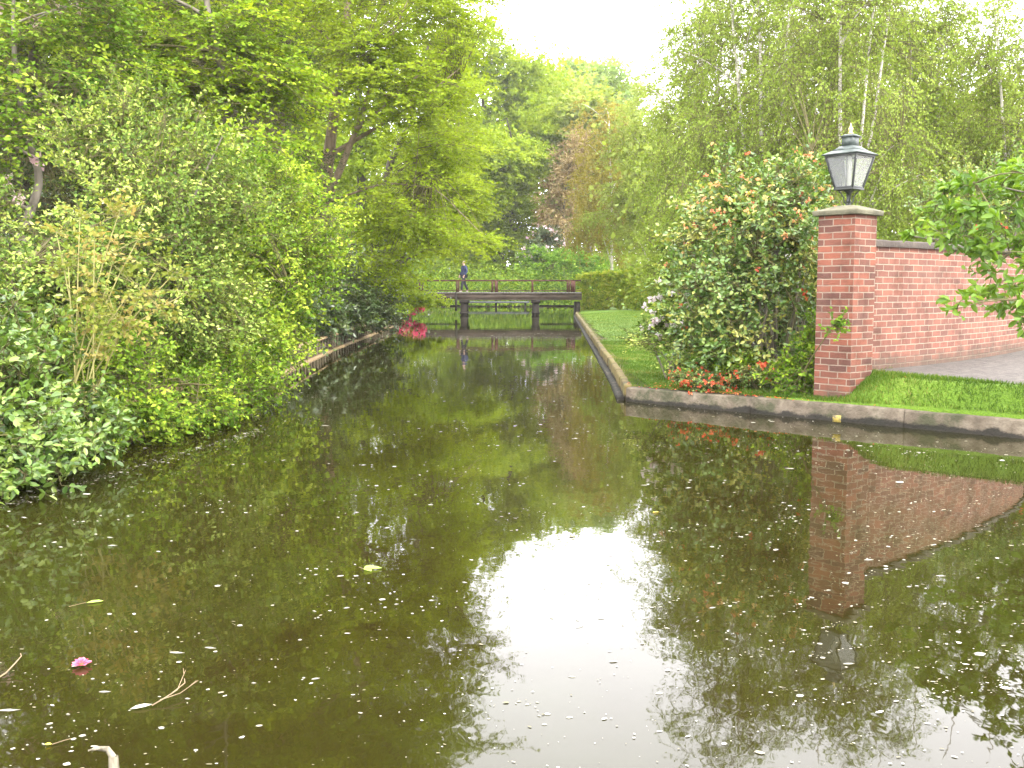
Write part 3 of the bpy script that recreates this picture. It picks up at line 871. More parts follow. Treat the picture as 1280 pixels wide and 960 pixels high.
# ------------------------------------------------------------------ person
def skin_mesh(name, joints, edges, mat, parent, sub=2):
    me = bpy.data.meshes.new(name)
    keys = list(joints)
    me.from_pydata([joints[k][0] for k in keys], [(keys.index(a), keys.index(b)) for a, b in edges], [])
    o = bpy.data.objects.new(name + '_skeleton', me); COL.objects.link(o)
    o.modifiers.new('skin', 'SKIN'); ss = o.modifiers.new('sub', 'SUBSURF'); ss.levels = ss.render_levels = sub
    for k, sv in zip(keys, me.skin_vertices[0].data):
        r = joints[k][1]; sv.radius = r if isinstance(r, tuple) else (r, r)
    me.skin_vertices[0].data[0].use_root = True
    dg = bpy.context.evaluated_depsgraph_get(); dg.update()
    m2 = bpy.data.meshes.new_from_object(o.evaluated_get(dg))
    bpy.data.objects.remove(o)
    m2.name = name
    for p in m2.polygons: p.use_smooth = True
    m2.materials.clear(); m2.materials.append(mat)
    o2 = bpy.data.objects.new(name, m2); COL.objects.link(o2); o2.parent = parent
    return o2


pp = at(580, 364, 55.2)
per = empty('person', (pp[0], 55.2, dz), 'person in a dark blue jacket and dark trousers walking over the footbridge', 'person', rz=R(-58))
skinm = flat('skin', (.50, .33, .25), .5); jack = flat('navy_jacket', (.035, .045, .10), .8); trou = flat('dark_trousers', (.022, .022, .030), .85)
shoe = flat('pale_shoes', (.45, .41, .36), .7); hairm = flat('fair_hair', (.34, .26, .15), .7)
# facing local -Y... walking: +Y leg back, -Y leg forward
J = dict(pelvis=((0, 0, .93), (.13, .10)), waist=((0, 0, 1.08), (.125, .09)), chest=((0, .01, 1.28), (.15, .105)), neckb=((0, .01, 1.43), (.07, .06)),
         neck=((0, -.005, 1.50), (.05, .05)), head=((0, -.02, 1.58), (.072, .085)), crown=((0, -.01, 1.67), (.068, .08)),
         hl=((.09, 0, .88), .085), kl=((.10, -.16, .49), .055), al=((.10, -.22, .09), .04), tl=((.11, -.36, .035), (.035, .03)),
         hr=((-.09, 0, .88), .085), kr=((-.10, .10, .48), .055), ar=((-.10, .30, .11), .04), tr=((-.11, .19, .035), (.035, .03)),
         sl=((.18, .01, 1.39), .055), el=((.24, .06, 1.13), .042), wl=((.22, -.10, .92), .03), ml=((.21, -.13, .85), (.035, .018)),
         sr=((-.18, .01, 1.39), .055), er=((-.25, .04, 1.13), .042), wr=((-.24, -.12, .93), .03), mr=((-.23, -.16, .86), (.035, .018)))
for sgn, hand, wr in ((1, 'ml', 'wl'), (-1, 'mr', 'wr')):
    c = np.array(J[hand][0])
    for q, (dx, ln2) in enumerate(((-.022, .065), (-.007, .078), (.008, .073), (.021, .055))):
        J[hand + 'f%d' % q] = ((c[0] + dx * .5, c[1] - .012 + dx, c[2] - .05), .009)
        J[hand + 'g%d' % q] = ((c[0] + dx * .5, c[1] + .0 + dx, c[2] - .05 - ln2 * .55), .007)
    J[hand + 't'] = ((c[0] - sgn * .02, c[1] - .04, c[2] - .01), .010); J[hand + 'u'] = ((c[0] - sgn * .028, c[1] - .052, c[2] - .045), .008)
E = [('pelvis', 'waist'), ('waist', 'chest'), ('chest', 'neckb'), ('neckb', 'neck'), ('neck', 'head'), ('head', 'crown'), ('pelvis', 'hl'), ('hl', 'kl'), ('kl', 'al'), ('al', 'tl'),
     ('pelvis', 'hr'), ('hr', 'kr'), ('kr', 'ar'), ('ar', 'tr'), ('chest', 'sl'), ('sl', 'el'), ('el', 'wl'), ('wl', 'ml'), ('chest', 'sr'), ('sr', 'er'), ('er', 'wr'), ('wr', 'mr')]
for h_ in ('ml', 'mr'):
    for q in range(4): E += [(h_, h_ + 'f%d' % q), (h_ + 'f%d' % q, h_ + 'g%d' % q)]
    E += [(h_, h_ + 't'), (h_ + 't', h_ + 'u')]
skin_mesh('body', J, E, skinm, per)
grow = lambda r, g: tuple(x + g for x in r) if isinstance(r, tuple) else (r + g, r + g)
JJ = {k: (J[k][0], grow(J[k][1], .022)) for k in ('waist', 'chest', 'neckb', 'sl', 'el', 'wl', 'sr', 'er', 'wr')}
JJ['hem'] = ((0, .0, .86), (.165, .13)); JJ['waist'] = (J['waist'][0], (.16, .125))
skin_mesh('jacket', {k: JJ[k] for k in ('waist', 'hem', 'chest', 'neckb', 'sl', 'el', 'wl', 'sr', 'er', 'wr')},
          [('hem', 'waist'), ('waist', 'chest'), ('chest', 'neckb'), ('chest', 'sl'), ('sl', 'el'), ('el', 'wl'), ('chest', 'sr'), ('sr', 'er'), ('er', 'wr')], jack, per)
JT = {k: (J[k][0], grow(J[k][1], .024)) for k in ('pelvis', 'hl', 'kl', 'al', 'hr', 'kr', 'ar')}
skin_mesh('trousers', JT, [('pelvis', 'hl'), ('hl', 'kl'), ('kl', 'al'), ('pelvis', 'hr'), ('hr', 'kr'), ('kr', 'ar')], trou, per)
for a_, t_ in (('al', 'tl'), ('ar', 'tr')):
    A_, T_ = J[a_][0], J[t_][0]
    skin_mesh('shoe', dict(a=((A_[0], A_[1] + .03, .055), (.05, .05)), b=((A_[0] * .5 + T_[0] * .5, A_[1] * .5 + T_[1] * .5, .05), (.05, .045)), c=(T_, (.045, .036))), [('a', 'b'), ('b', 'c')], shoe, per)
skin_mesh('hair', dict(a=((0, .025, 1.60), (.075, .07)), b=((0, .01, 1.70), (.072, .075))), [('a', 'b')], hairm, per)
face = MB()
eye = flat('dark_eye', (.03, .02, .02), .3)
for sx in (-.03, .03): MB().lathe([(.003, -.012), (.011, -.004), (.011, .004), (.003, .012)], 8, (sx, -.098, 1.605)).build('eye', eye, per, smooth=True)
MB().tube([(0, -.095, 1.605), (0, -.118, 1.575), (0, -.10, 1.565)], [.008, .013, .008], 6).build('nose', skinm, per, smooth=True)
MB().box((0, -.092, 1.538), (.045, .012, .009)).build('mouth', flat('lip', (.35, .14, .12)), per, bevel=.003)
for sx in (-.078, .078): MB().lathe([(.008, -.028), (.014, 0), (.008, .03)], 8, (sx, -.005, 1.59)).build('ear', skinm, per, smooth=True)

# ------------------------------------------------------------------ vegetation
def stem_px(pts, r):
    return (np.array([at(x, y, D) for x, y, D in pts]), r)


def fan(base, tops, r, seed=0):
    rng = np.random.default_rng(seed)
    base = np.array(base, float); S = []
    for t in tops:
        t = np.array(t, float)
        b = base + rng.normal(size=3) * [.12, .12, 0]
        m = b * .55 + t * .45 + np.array([0, 0, .12 * np.linalg.norm(t - b)])
        S.append((bez(b, m, t, 5), r * rng.uniform(.7, 1.2)))
    return S


def gz(x, y): return float(height(np.array([x]), np.array([y]), np.maximum(sdist(np.array([x]), np.array([y])), .2))[0])


def ground_px(px, D):
    x = (px - 640) / F * D
    return np.array([x, D, gz(x, D) - .03])


def shrub(name, label, px, D, lobes, r=.02, nst=6, seed=1, **kw):
    b = ground_px(px, D)
    if sdist(np.array([b[0]]), np.array([b[1]]))[0] < .3:      # foot on the bank, not in the water
        b[0] = np.interp(D, [q[1] for q in LEFT], [q[0] for q in LEFT]) - .45 if b[0] < 0 else b[0] + .5
        b[2] = gz(b[0], b[1]) - .03
    lb = [PL(*l) for l in lobes]
    rng = np.random.default_rng(seed + 77)
    tops = [np.array(lb[i % len(lb)][:3]) + rng.normal(size=3) * np.array(lb[i % len(lb)][3:6]) * .4 for i in range(max(nst, len(lb)))]
    for t in tops: t[2] = max(t[2], b[2] + .2)
    kw.setdefault('mode', 'rand'); kw.setdefault('bark', 'twig'); kw.setdefault('trunk_name', 'stems'); kw.setdefault('crown_name', 'foliage')
    return plant(name, label, kw.pop('cat', 'shrub'), b, lobes=lb, stems=fan(b, tops, r, seed), r0=r, limb_r=r * .6, seed=seed, **kw)


def tree(name, label, px, D, lobes, r0=.15, seed=1, stems=None, **kw):
    b = ground_px(px, D)
    if stems is not None:
        stems = [stem_px(s, r) for s, r in stems]
        stems[0][0][0] = b
    return plant(name, label, kw.pop('cat', 'tree'), b, lobes=[PL(*l) for l in lobes], r0=r0, stems=stems, seed=seed, **kw)


# --- left bank, near to far
shrub('laurel_bush', 'large-leaved glossy green bush low at the water in the near left corner', 20, 8.0,
      [(15, 560, 7.3, 80, 42, .55), (-60, 585, 7.0, 60, 40, .5), (10, 515, 7.7, 75, 62, .6), (90, 535, 8.3, 65, 45, .6), (10, 450, 8.4, 75, 60, .7), (-100, 480, 7.6, 100, 120, .8)],
      r=.018, seed=21, n=420, cr=.2, tw=8, lv=7, L=.068, W=.036, leaf='laurel', shape=6, flat=.9, zmin=.1, twig_r=.003)
shrub('low_shrub', 'low fresh green shrub dipping its twigs into the canal beside the near corner', 200, 10.4,
      [(170, 520, 9.5, 85, 38, .55), (245, 500, 10.4, 75, 38, .6), (310, 480, 11.6, 60, 30, .6), (130, 460, 9.6, 80, 50, .7)],
      r=.014, seed=22, n=190, cr=.26, tw=9, lv=9, L=.055, W=.032, leaf='shrub', flat=.8, zmin=.06, twig_r=.0025)
shrub('grey_willow', 'tall bushy shrub with small grey-green leaves on the near left bank', 150, 11.4,
      [(140, 330, 11, 120, 130, 1.3), (50, 370, 10.3, 100, 110, 1.1), (225, 250, 12, 105, 105, 1.3), (150, 180, 12.4, 80, 75, 1.1), (240, 370, 11.8, 90, 90, 1.1), (-60, 330, 10.6, 110, 130, 1.2)],
      r=.03, nst=9, seed=23, n=560, cr=.36, tw=10, lv=10, L=.058, W=.034, leaf='willow', bark='grey', flat=.9, twig_r=.0028)
shrub('viburnum_bush', 'rounded bright green bush between the grey-green shrub and the timber edging', 320, 14.2,
      [(325, 330, 14, 85, 100, 1.3), (300, 425, 13.2, 85, 55, 1.1), (265, 470, 12, 70, 40, .8), (325, 250, 15, 65, 55, 1.2), (380, 318, 15.5, 38, 28, .7), (350, 400, 15.2, 40, 38, .7)],
      r=.028, nst=8, seed=24, n=480, cr=.36, tw=10, lv=10, L=.065, W=.04, leaf='shrub', bark='grey', flat=.8, twig_r=.003, bias=.08)
# cane plant: straw canes fanning up out of the shrubs, with tan young leaves
cb = np.array([-4.15, 8.9, .25])
rng = np.random.default_rng(5)
tops = [at(150, 262, 8.9), at(118, 300, 8.8), at(172, 300, 9.0), at(200, 330, 9.0), at(215, 345, 9.1), at(100, 270, 9.0), at(85, 330, 8.8), at(135, 400, 8.6), at(235, 365, 9.1), at(140, 330, 8.8), at(70, 290, 9.1), at(160, 370, 8.6)]
tops = np.array(tops)
plant('cane_shrub', 'clump of straw yellow canes with tan young leaves rising through the left shrubs', 'shrub', cb,
      centers=np.concatenate([tops, tops * .75 + at(115, 480, 8.6) * .25, tops[:8] * .5 + at(115, 480, 8.6) * .5, tops[[0, 0, 7]] + rng.normal(size=(3, 3)) * .06]), stems=fan(at(100, 500, 8.5), tops, .0042, 9), r0=.0042, limb_r=.004,
      cr=.17, tw=7, lv=5, L=.055, W=.034, leaf='tan', bark='cane', shape=6, mode='rand', heads=8, seed=25, twig_r=.0016, trunk_name='canes', crown_name='foliage', flat=.8, tone_sp=.3, twig_bark='cane')
tree('cherry_tree', 'cherry tree with scattered pale pink blossom at the top left corner', 40, 14.5,
     [(30, 110, 14, 75, 90, 1.3), (110, 60, 15, 75, 60, 1.3), (-70, 120, 14, 90, 120, 1.5), (40, -40, 15, 130, 70, 1.6)], r0=.09, seed=26, n=210, cr=.5, tw=9, lv=9,
     L=.085, W=.05, leaf='shrub', bark='grey', flat=.5, mode='flat', droop=.2, twig_r=.004, bias=-.1,
     blossoms=[('blossoms', 60, .16, 'pink', 9, None, lambda e: (e[:, 0] < -6.6))])
tree('hornbeam_tree', 'light green tree with tiered flat branches above the left shrubs', 300, 19,
     [(300, 62, 18, 95, 40, 1.6), (220, 110, 18, 95, 40, 1.5), (345, 118, 18, 75, 30, 1.4), (372, 130, 17.5, 36, 18, .8), (285, 185, 17.5, 90, 36, 1.5), (160, 40, 18, 100, 60, 1.6),
      (250, -70, 19, 150, 90, 2), (335, 235, 17, 45, 32, 1), (60, -60, 19, 130, 110, 2)], r0=.16, seed=27, n=420, cr=.62, tw=11, lv=11, L=.095, W=.06, leaf='layered', bark='grey', flat=.3,
     droop=.18, heads=16, twig_r=.004, rise=.25)
tree('yew_tree', 'dark evergreen yew glimpsed behind the tiered light green tree', 340, 25,
     [(345, 85, 25, 60, 62, 1.5), (300, 190, 25, 110, 95, 2), (355, 270, 25, 70, 90, 1.6), (240, 90, 26, 130, 120, 2)], r0=.2, seed=28, n=330, cr=.7, tw=12, lv=14, L=.09, W=.022,
     leaf='yew', bark='dark', mode='rand', flat=.7, twig_r=.006)
tree('yew_tree', 'black-green broad yew filling the shade behind the cherry at the far left', 20, 20,
     [(10, 220, 19, 110, 120, 2), (-70, 120, 20, 140, 160, 2), (100, 120, 21, 110, 120, 2), (160, 250, 21, 140, 120, 2), (40, -60, 21, 160, 110, 2)], r0=.22, seed=29, n=420, cr=.7, tw=12, lv=14, L=.09, W=.022,
     leaf='yew', bark='dark', mode='rand', flat=.7, twig_r=.006)
tree('sycamore_tree', 'tall tree with a bare dark fork showing at the top behind the yew', 345, 34,
     [(330, -30, 33, 110, 60, 2.5), (400, 30, 34, 70, 60, 2), (280, -130, 34, 150, 90, 3), (420, -130, 34, 110, 110, 3)], r0=.3, seed=30, n=190, cr=.95, tw=11, lv=10, L=.14, W=.10,
     leaf='beech', bark='dark', mode='flat', flat=.5, twig_r=.006,
     stems=[([(350, 360, 34), (350, 200, 34), (346, 80, 34), (352, 10, 34), (345, -110, 34)], .30), ([(346, 80, 34), (372, 20, 34), (400, -60, 34)], .16), ([(350, 40, 34), (325, 5, 34), (300, -50, 34)], .13)])
tree('beech_tree', 'big beech with bare twin trunk and fresh yellow-green boughs spread over the canal', 398, 27,
     [(470, 90, 24.8, 60, 60, .8), (520, 120, 24.6, 70, 60, .8), (495, 60, 26, 95, 95, 2.3), (535, 180, 26, 65, 70, 2), (450, -70, 27, 130, 80, 3), (562, 15, 26, 45, 65, 1.6), (530, -70, 26.5, 70, 70, 2.), (480, 265, 26, 50, 45, 1.6), (530, 275, 26, 55, 45, 1.8),
      (595, 300, 25.5, 38, 12, .9), (440, 45, 26, 70, 60, 2), (480, 335, 26.5, 35, 32, 1.2), (480, -140, 27, 90, 75, 2.5), (400, -150, 27, 120, 80, 2.5), (330, -110, 28, 120, 80, 2.5), (250, -170, 28, 130, 80, 2.5)],
     r0=.27, seed=31, n=800, cr=.72, tw=11, lv=12, L=.10, W=.062, leaf='beech', bark='beech', flat=.28, droop=.16, heads=22, twig_r=.0032, bias=.1, limb_r=.03, rise=.55,
     stems=[([(393, 330, 27), (403, 255, 27), (411, 195, 26.8), (418, 140, 26.7), (430, 50, 26.7), (442, -60, 26.8), (455, -150, 27)], .235),
            ([(403, 262, 27), (428, 205, 26.6), (446, 160, 26.3), (470, 90, 26), (510, 0, 26)], .12), ([(446, 160, 26.3), (500, 115, 26), (560, 60, 26)], .06), ([(411, 195, 26.8), (520, 130, 26), (575, 85, 25.8)], .06),
            ([(403, 255, 27), (480, 228, 26.2), (545, 235, 26), (600, 290, 25.6)], .03)])
tree('lime_tree', 'tall tree filling the sky between the two beeches, farther back on the left bank', 430, 52,
     [(440, 60, 52, 90, 110, 3), (470, 190, 52, 90, 100, 3), (410, -60, 53, 110, 90, 3.5), (520, 120, 53, 50, 100, 2.5), (330, 60, 53, 90, 130, 3), (500, 10, 53, 60, 60, 2.5), (545, 60, 53, 45, 90, 2.5), (490, -60, 53, 60, 60, 2.5), (530, 240, 52, 40, 60, 2.5)], r0=.35, seed=93, n=560, cr=1.1, tw=11, lv=11, L=.2, W=.14,
     leaf='oak', bark='dark', mode='rand', flat=.6, twigs=False, heads=14)
tree('beech_tree', 'second beech farther along the left bank arching low over the canal', 470, 40,
     [(540, 215, 40, 50, 80, 3), (490, 305, 40, 45, 50, 2), (578, 240, 41, 28, 50, 2), (572, 302, 38, 60, 11, 1.3), (555, 120, 42, 40, 70, 3), (455, 350, 36, 40, 35, 1.5)],
     r0=.3, seed=32, n=380, cr=.85, tw=11, lv=12, L=.13, W=.085, leaf='beech', bark='dark', flat=.32, droop=.16, heads=16, twig_r=.004, bias=.06)
shrub('rhododendron_bush', 'dark glossy evergreen bush on the bank above the timber edging', 430, 26,
      [(430, 372, 26, 52, 36, 1), (392, 398, 23.5, 42, 26, .8), (470, 380, 29, 35, 30, .8)], r=.03, seed=33, n=230, cr=.36, tw=9, lv=9, L=.12, W=.045, leaf='rhodo', bark='dark', flat=.8)
shrub('fern_bank', 'strip of low green growth along the foot of the dark evergreen bush', 440, 30,
      [(440, 396, 26, 40, 8, .3), (470, 390, 32, 35, 8, .3), (495, 386, 38, 22, 8, .4)], r=.01, seed=34, n=130, cr=.2, tw=7, lv=8, L=.09, W=.045, leaf='shrub', flat=.7, cat='plants', zmin=.3, bias=.1)
shrub('overhanging_maple', 'bright lime green bush leaning over the water at the left end of the footbridge', 505, 46,
      [(518, 374, 42, 24, 12, .6), (495, 362, 44, 30, 24, 1), (470, 366, 44, 32, 24, 1), (538, 380, 43, 17, 6, .4)], r=.05, seed=35, n=210, cr=.38, tw=9, lv=10, L=.11, W=.075, leaf='beech', flat=.35, mode='flat', bias=.2, zmin=.75, droop=.05)
shrub('azalea_bush', 'magenta azalea on the bank below the lime green bush by the bridge', 512, 49.5,
      [(513, 384, 49.6, 9, 7, .4), (520, 381, 50, 7, 7, .35), (507, 387, 49, 7, 5, .3)], r=.02, seed=36, n=60, cr=.25, tw=8, lv=6, L=.07, W=.04, leaf='shrub',
      blossoms=[('blossoms', 300, .18, 'magenta', 8, None)])
# --- beyond the bridge
far = dict(mode='rand', twigs=False, droop=.05, flat=.6)
tree('maple_tree', 'round-headed bright green tree behind the boughs left of the sky gap', 600, 100,
     [(600, 105, 99, 52, 60, 5), (648, 118, 102, 40, 48, 5), (610, 200, 98, 60, 60, 5), (580, 60, 99, 28, 30, 4)], r0=.5, seed=41, n=260, cr=1.7, tw=14, lv=12, L=.34, W=.26, leaf='maple', bark='dark', **far)
tree('maple_tree', 'nearer round green crown in the middle standing before the taller green tree', 640, 96,
     [(668, 165, 95, 26, 32, 3.2), (625, 200, 89, 34, 34, 4), (600, 235, 89, 40, 40, 4), (655, 205, 91, 28, 26, 3)], r0=.4, seed=42, n=230, cr=1.2, tw=14, lv=12, L=.28, W=.22, leaf='maple', bark='dark', bias=.12, **far)
tree('oak_tree', 'yellow-green tree low behind the middle of the footbridge', 630, 92,
     [(640, 250, 92, 46, 50, 3.5), (605, 300, 92, 50, 40, 3), (650, 300, 92, 32, 30, 3), (570, 325, 92, 40, 40, 3)], r0=.3, seed=43, n=280, cr=1.05, tw=12, lv=12, L=.2, W=.15, leaf='oak', bark='dark', **{**far, 'flat': .4, 'mode': 'flat'})
tree('copper_tree', 'slender pinkish brown tree beside the yellow-green tree beyond the bridge', 703, 86,
     [(706, 225, 86, 20, 55, 2), (695, 280, 86, 24, 40, 2), (722, 195, 86, 16, 40, 2)], r0=.2, seed=44, n=130, cr=.9, tw=11, lv=11, L=.18, W=.13, leaf='copper', bark='dark', **far)
shrub('pink_rhododendron', 'dusky pink flowering bush behind the bridge left of the domed shrub', 680, 85,
      [(684, 300, 85, 18, 14, 1.5), (672, 318, 84, 16, 14, 1.4)], r=.06, seed=45, n=110, cr=.6, tw=9, lv=9, L=.18, W=.09, leaf='rhodo', blossoms=[('blossoms', 50, .35, 'pink', 7, None)])
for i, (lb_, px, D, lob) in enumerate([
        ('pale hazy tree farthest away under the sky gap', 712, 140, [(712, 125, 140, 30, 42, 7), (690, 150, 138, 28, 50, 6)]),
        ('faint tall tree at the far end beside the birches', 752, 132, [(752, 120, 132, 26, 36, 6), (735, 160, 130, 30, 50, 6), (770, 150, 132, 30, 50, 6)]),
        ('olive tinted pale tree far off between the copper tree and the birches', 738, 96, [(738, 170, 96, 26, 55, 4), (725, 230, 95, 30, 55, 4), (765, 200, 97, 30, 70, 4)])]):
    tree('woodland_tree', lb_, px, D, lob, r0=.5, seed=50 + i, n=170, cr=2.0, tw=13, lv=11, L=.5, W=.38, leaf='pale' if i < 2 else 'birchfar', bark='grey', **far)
shrub('domed_shrub', 'smooth clipped dome-shaped green shrub behind the right half of the footbridge', 705, 84,
      [(705, 352, 83, 50, 33, 2.6), (695, 345, 83, 38, 34, 2.4), (735, 350, 83, 30, 28, 2.2)], r=.08, seed=46, n=1000, cr=.34, tw=9, lv=8, L=.17, W=.10, leaf='dome', shell=.12, zmin=.4, bias=.05)
# clipped hedge
rng = np.random.default_rng(8)
hx0, hx1 = at(723, 0, 54)[0], at(835, 0, 50)[0]
hc = []
for k in range(900):
    u, v_ = rng.random(), rng.random()
    p0 = np.array([3.62, 53.6]); p1 = np.array([5.3, 44.5]); p2 = np.array([8.6, 42.5])
    # the hedge runs along the bridge approach, then turns to follow the lawn
    q = np.array([3.75, 57.5]) + (np.array([9.5, 49.0]) - np.array([3.75, 57.5])) * u
    top = 2.12 + .12 * math.sin(u * 5) + (.22 if u > .25 else 0) * (u - .25)
    s_ = rng.random()
    dep = rng.random() * .9
    z = .3 + (top - .3) * v_
    if s_ < .4: z = top - rng.random() * .15
    elif s_ < .85: dep = rng.random() * .15
    nrm_ = np.array([.83, .56])
    hc.append((q[0] + nrm_[0] * dep, q[1] + nrm_[1] * dep, z))
hc = np.array(hc)
hb = np.array([6.2, 53.5, .4])
hst = [(np.array([[q[0], q[1], .3], [q[0] + .05, q[1], 1.0], [q[0], q[1] + .05, 1.8]]), .035) for q in [np.array([4.1, 57.6]) + (np.array([9.7, 49.3]) - np.array([4.1, 57.6])) * t for t in np.linspace(0, 1, 14)]]
plant('clipped_hedge', 'square clipped leafy hedge running from the right end of the footbridge', 'hedge', hb, centers=hc, stems=hst, r0=.035, limb_r=.02, cr=.2, tw=9, lv=8, L=.12, W=.075,
      leaf='hedge', bark='dark', mode='rand', heads=30, seed=47, out=.2, flat=.8, tone_sp=.2, trunk_name='stems', crown_name='foliage', bias=.05)

# --- right bank birches
bir = dict(mode='hang', leaf='birch', bark='birch', flat=.9, droop=.55, out=.5, up=-.15, rnd=.6, twig_r=.004, limb_r=.022, group='birches behind the garden wall', heads=16, tone_sp=.13, rise=.8, shell=.5, trunk_name='trunk')


def bstems(px, D, spec):
    t = 0 if D < 40 else 120
    u = -110 if D < 30 else (0 if D < 40 else 135)
    return [([(px + a, 380, D), (px + a * 1.2 + b * .25, 260, D), (px + b * .6, 200, D), (px + b, 150 * .5 + u * .5, D), (px + c, u, D)], r) for a, b, c, r in spec]


BIR = [
    ('birch with several bare white stems showing against the sky above the orange flowered bush', 955, 24, [(930, 120, 24, 85, 110, 2), (905, 225, 23.5, 80, 85, 1.8), (975, 200, 24, 70, 80, 1.7)], [(0, -5, -10, .09), (10, 30, 60, .07), (-5, -40, -50, .07)], .45, [(950, -20, 24, 95, 105, 1.8)]),
    ('birch straight behind the lantern with a pale leaning stem', 1050, 22, [(1060, 110, 22, 90, 105, 2), (1080, 215, 22, 90, 75, 1.8), (1020, 250, 21.5, 70, 60, 1.4)], [(-50, 60, 90, .06), (0, 0, 10, .08), (10, 40, 60, .06)], .5, [(1065, -20, 22, 85, 80, 1.6)]),
    ('birch over the garden wall right of the lantern', 1165, 25, [(1165, 140, 25, 85, 95, 2), (1190, 230, 25, 100, 65, 2)], [(0, 10, 20, .08), (10, -30, -40, .06)], .5, [(1165, 30, 25, 75, 70, 1.6)]),
    ('birch above the magnolia, partly outside the right edge', 1275, 23, [(1270, 160, 23, 85, 95, 2), (1300, 250, 23, 100, 65, 2)], [(0, 10, 10, .08), (-10, -30, -50, .06)], .5, [(1265, 60, 23, 60, 55, 1.5)]),
    ('birch with drooping twigs standing behind the white flowered bush', 862, 31, [(866, 125, 31, 60, 100, 2.2), (860, 230, 31, 70, 80, 2.2), (885, 40, 31, 45, 55, 1.8)], [(0, 15, 20, .09), (5, 40, 40, .07)], .5, []),
    ('birch of medium height over the right end of the hedge', 812, 56, [(805, 180, 56, 50, 80, 2.8), (800, 262, 56, 60, 50, 2.8)], [(0, -2, -5, .09)], .45, []),
    ('birch with bronze tinted leaves, last one before the copper tree', 765, 63, [(752, 205, 63, 38, 80, 3), (758, 275, 63, 45, 45, 3)], [(0, -4, -8, .09)], .5, []),
    ('slim pale birch in the second row left of the lantern', 1000, 31, [(1010, 50, 31, 90, 80, 2.2), (1005, 170, 31, 110, 110, 2.5), (990, 260, 31, 110, 70, 2.4)], [(0, 10, 20, .08), (-20, -40, -50, .07)], .45, []),
    ('slim grey birch in the second row above the wall coping', 1125, 33, [(1120, 70, 33, 80, 80, 2.2), (1130, 190, 33, 110, 95, 2.5), (1120, 265, 33, 120, 60, 2.5)], [(0, 10, 20, .08)], .45, []),
    ('tall pale birch in the last row at the far right', 1230, 35, [(1230, 160, 35, 100, 90, 2.5), (1240, 240, 35, 120, 70, 2.5)], [(0, 10, 20, .08), (-20, -30, -40, .06)], .45, []),
]
for i, (lb_, px, D, lob, st_, dens, top) in enumerate(BIR):
    s_ = D / 24
    vol = sum(l[3] * l[4] for l in lob) * (D / F) ** 2
    n_ = int(vol * 46 / s_ ** 1.3) + 60
    kw = dict(bir)
    if i == 6: kw['leaf'] = 'bronze'
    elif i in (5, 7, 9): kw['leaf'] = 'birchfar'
    tree('birch_tree', lb_, px, D, lob + [(a_, b_, c_, d_, e_, f_) for a_, b_, c_, d_, e_, f_ in top], r0=.09, seed=60 + i, n=n_, cr=.62, tw=9, lv=12, L=.062 * s_ ** .7, W=.047 * s_ ** .7,
         stems=bstems(px, D, st_), **kw)

# woods closing the view on both sides
def wood(name, label, xr, yr, ztop, cnt, leaf, seed, L):
    rng = np.random.default_rng(seed)
    x = rng.uniform(*xr, cnt); y = rng.uniform(*yr, cnt)
    crown = 1 + .25 * np.sin(x * .21 + 1) * np.cos(y * .17) + .18 * np.sin(x * .53 + y * .4)
    z = .3 + ztop * crown * (rng.random(cnt) ** .6)
    per_ = 14
    k = np.repeat(np.arange(cnt), per_)
    c = np.stack([x, y, z], 1)[k] + rng.normal(size=(cnt * per_, 3)) * 1.0
    c[:, 2] = np.maximum(c[:, 2], .2)
    A = norm(rng.normal(size=(len(k), 3))); Nn = norm(rng.normal(size=(len(k), 3)) * .6 + [0, -.3, .7])
    s = L * rng.uniform(.6, 1.3, len(k))
    v, f, tn = leaf_mesh(c, A, Nn, s, s * .75, .1, .1, np.clip(.45 + rng.normal(size=cnt)[k] * .2 + rng.normal(size=len(k)) * .1, 0, 1))
    o = mesh_np(name, v, f, LM[leaf], attr=tn)
    return tag(o, label, 'wood', kind='stuff')


wood('woodland', 'far green wood closing the view behind the left bank trees', (-70, -11), (54, 70), 19, 11000, 'oak', 71, .42)
wood('woodland', 'dense wood behind the bridge across the end of the canal', (-34, 16), (106, 116), 18, 6500, 'maple', 72, .5)
wood('woodland', 'yellow-green wood seen through the birches on the right', (7, 52), (46, 60), 10, 4200, 'birchfar', 73, .30)
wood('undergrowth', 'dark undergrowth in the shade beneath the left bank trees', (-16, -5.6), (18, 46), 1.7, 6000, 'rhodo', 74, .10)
wood('undergrowth', 'mixed low undergrowth at the foot of the birches', (8.5, 20), (22, 42), 2.2, 4500, 'birch', 75, .11)
wood('undergrowth', 'low greenery on the far banks beyond the footbridge', (-16, 16), (88, 95), 3.0, 3000, 'oak', 76, .3)

wood('undergrowth', 'low leafy growth hanging over the far water edge behind the landing stage', (-9, 8), (79.6, 81.5), 1.1, 1500, 'shrub', 77, .16)
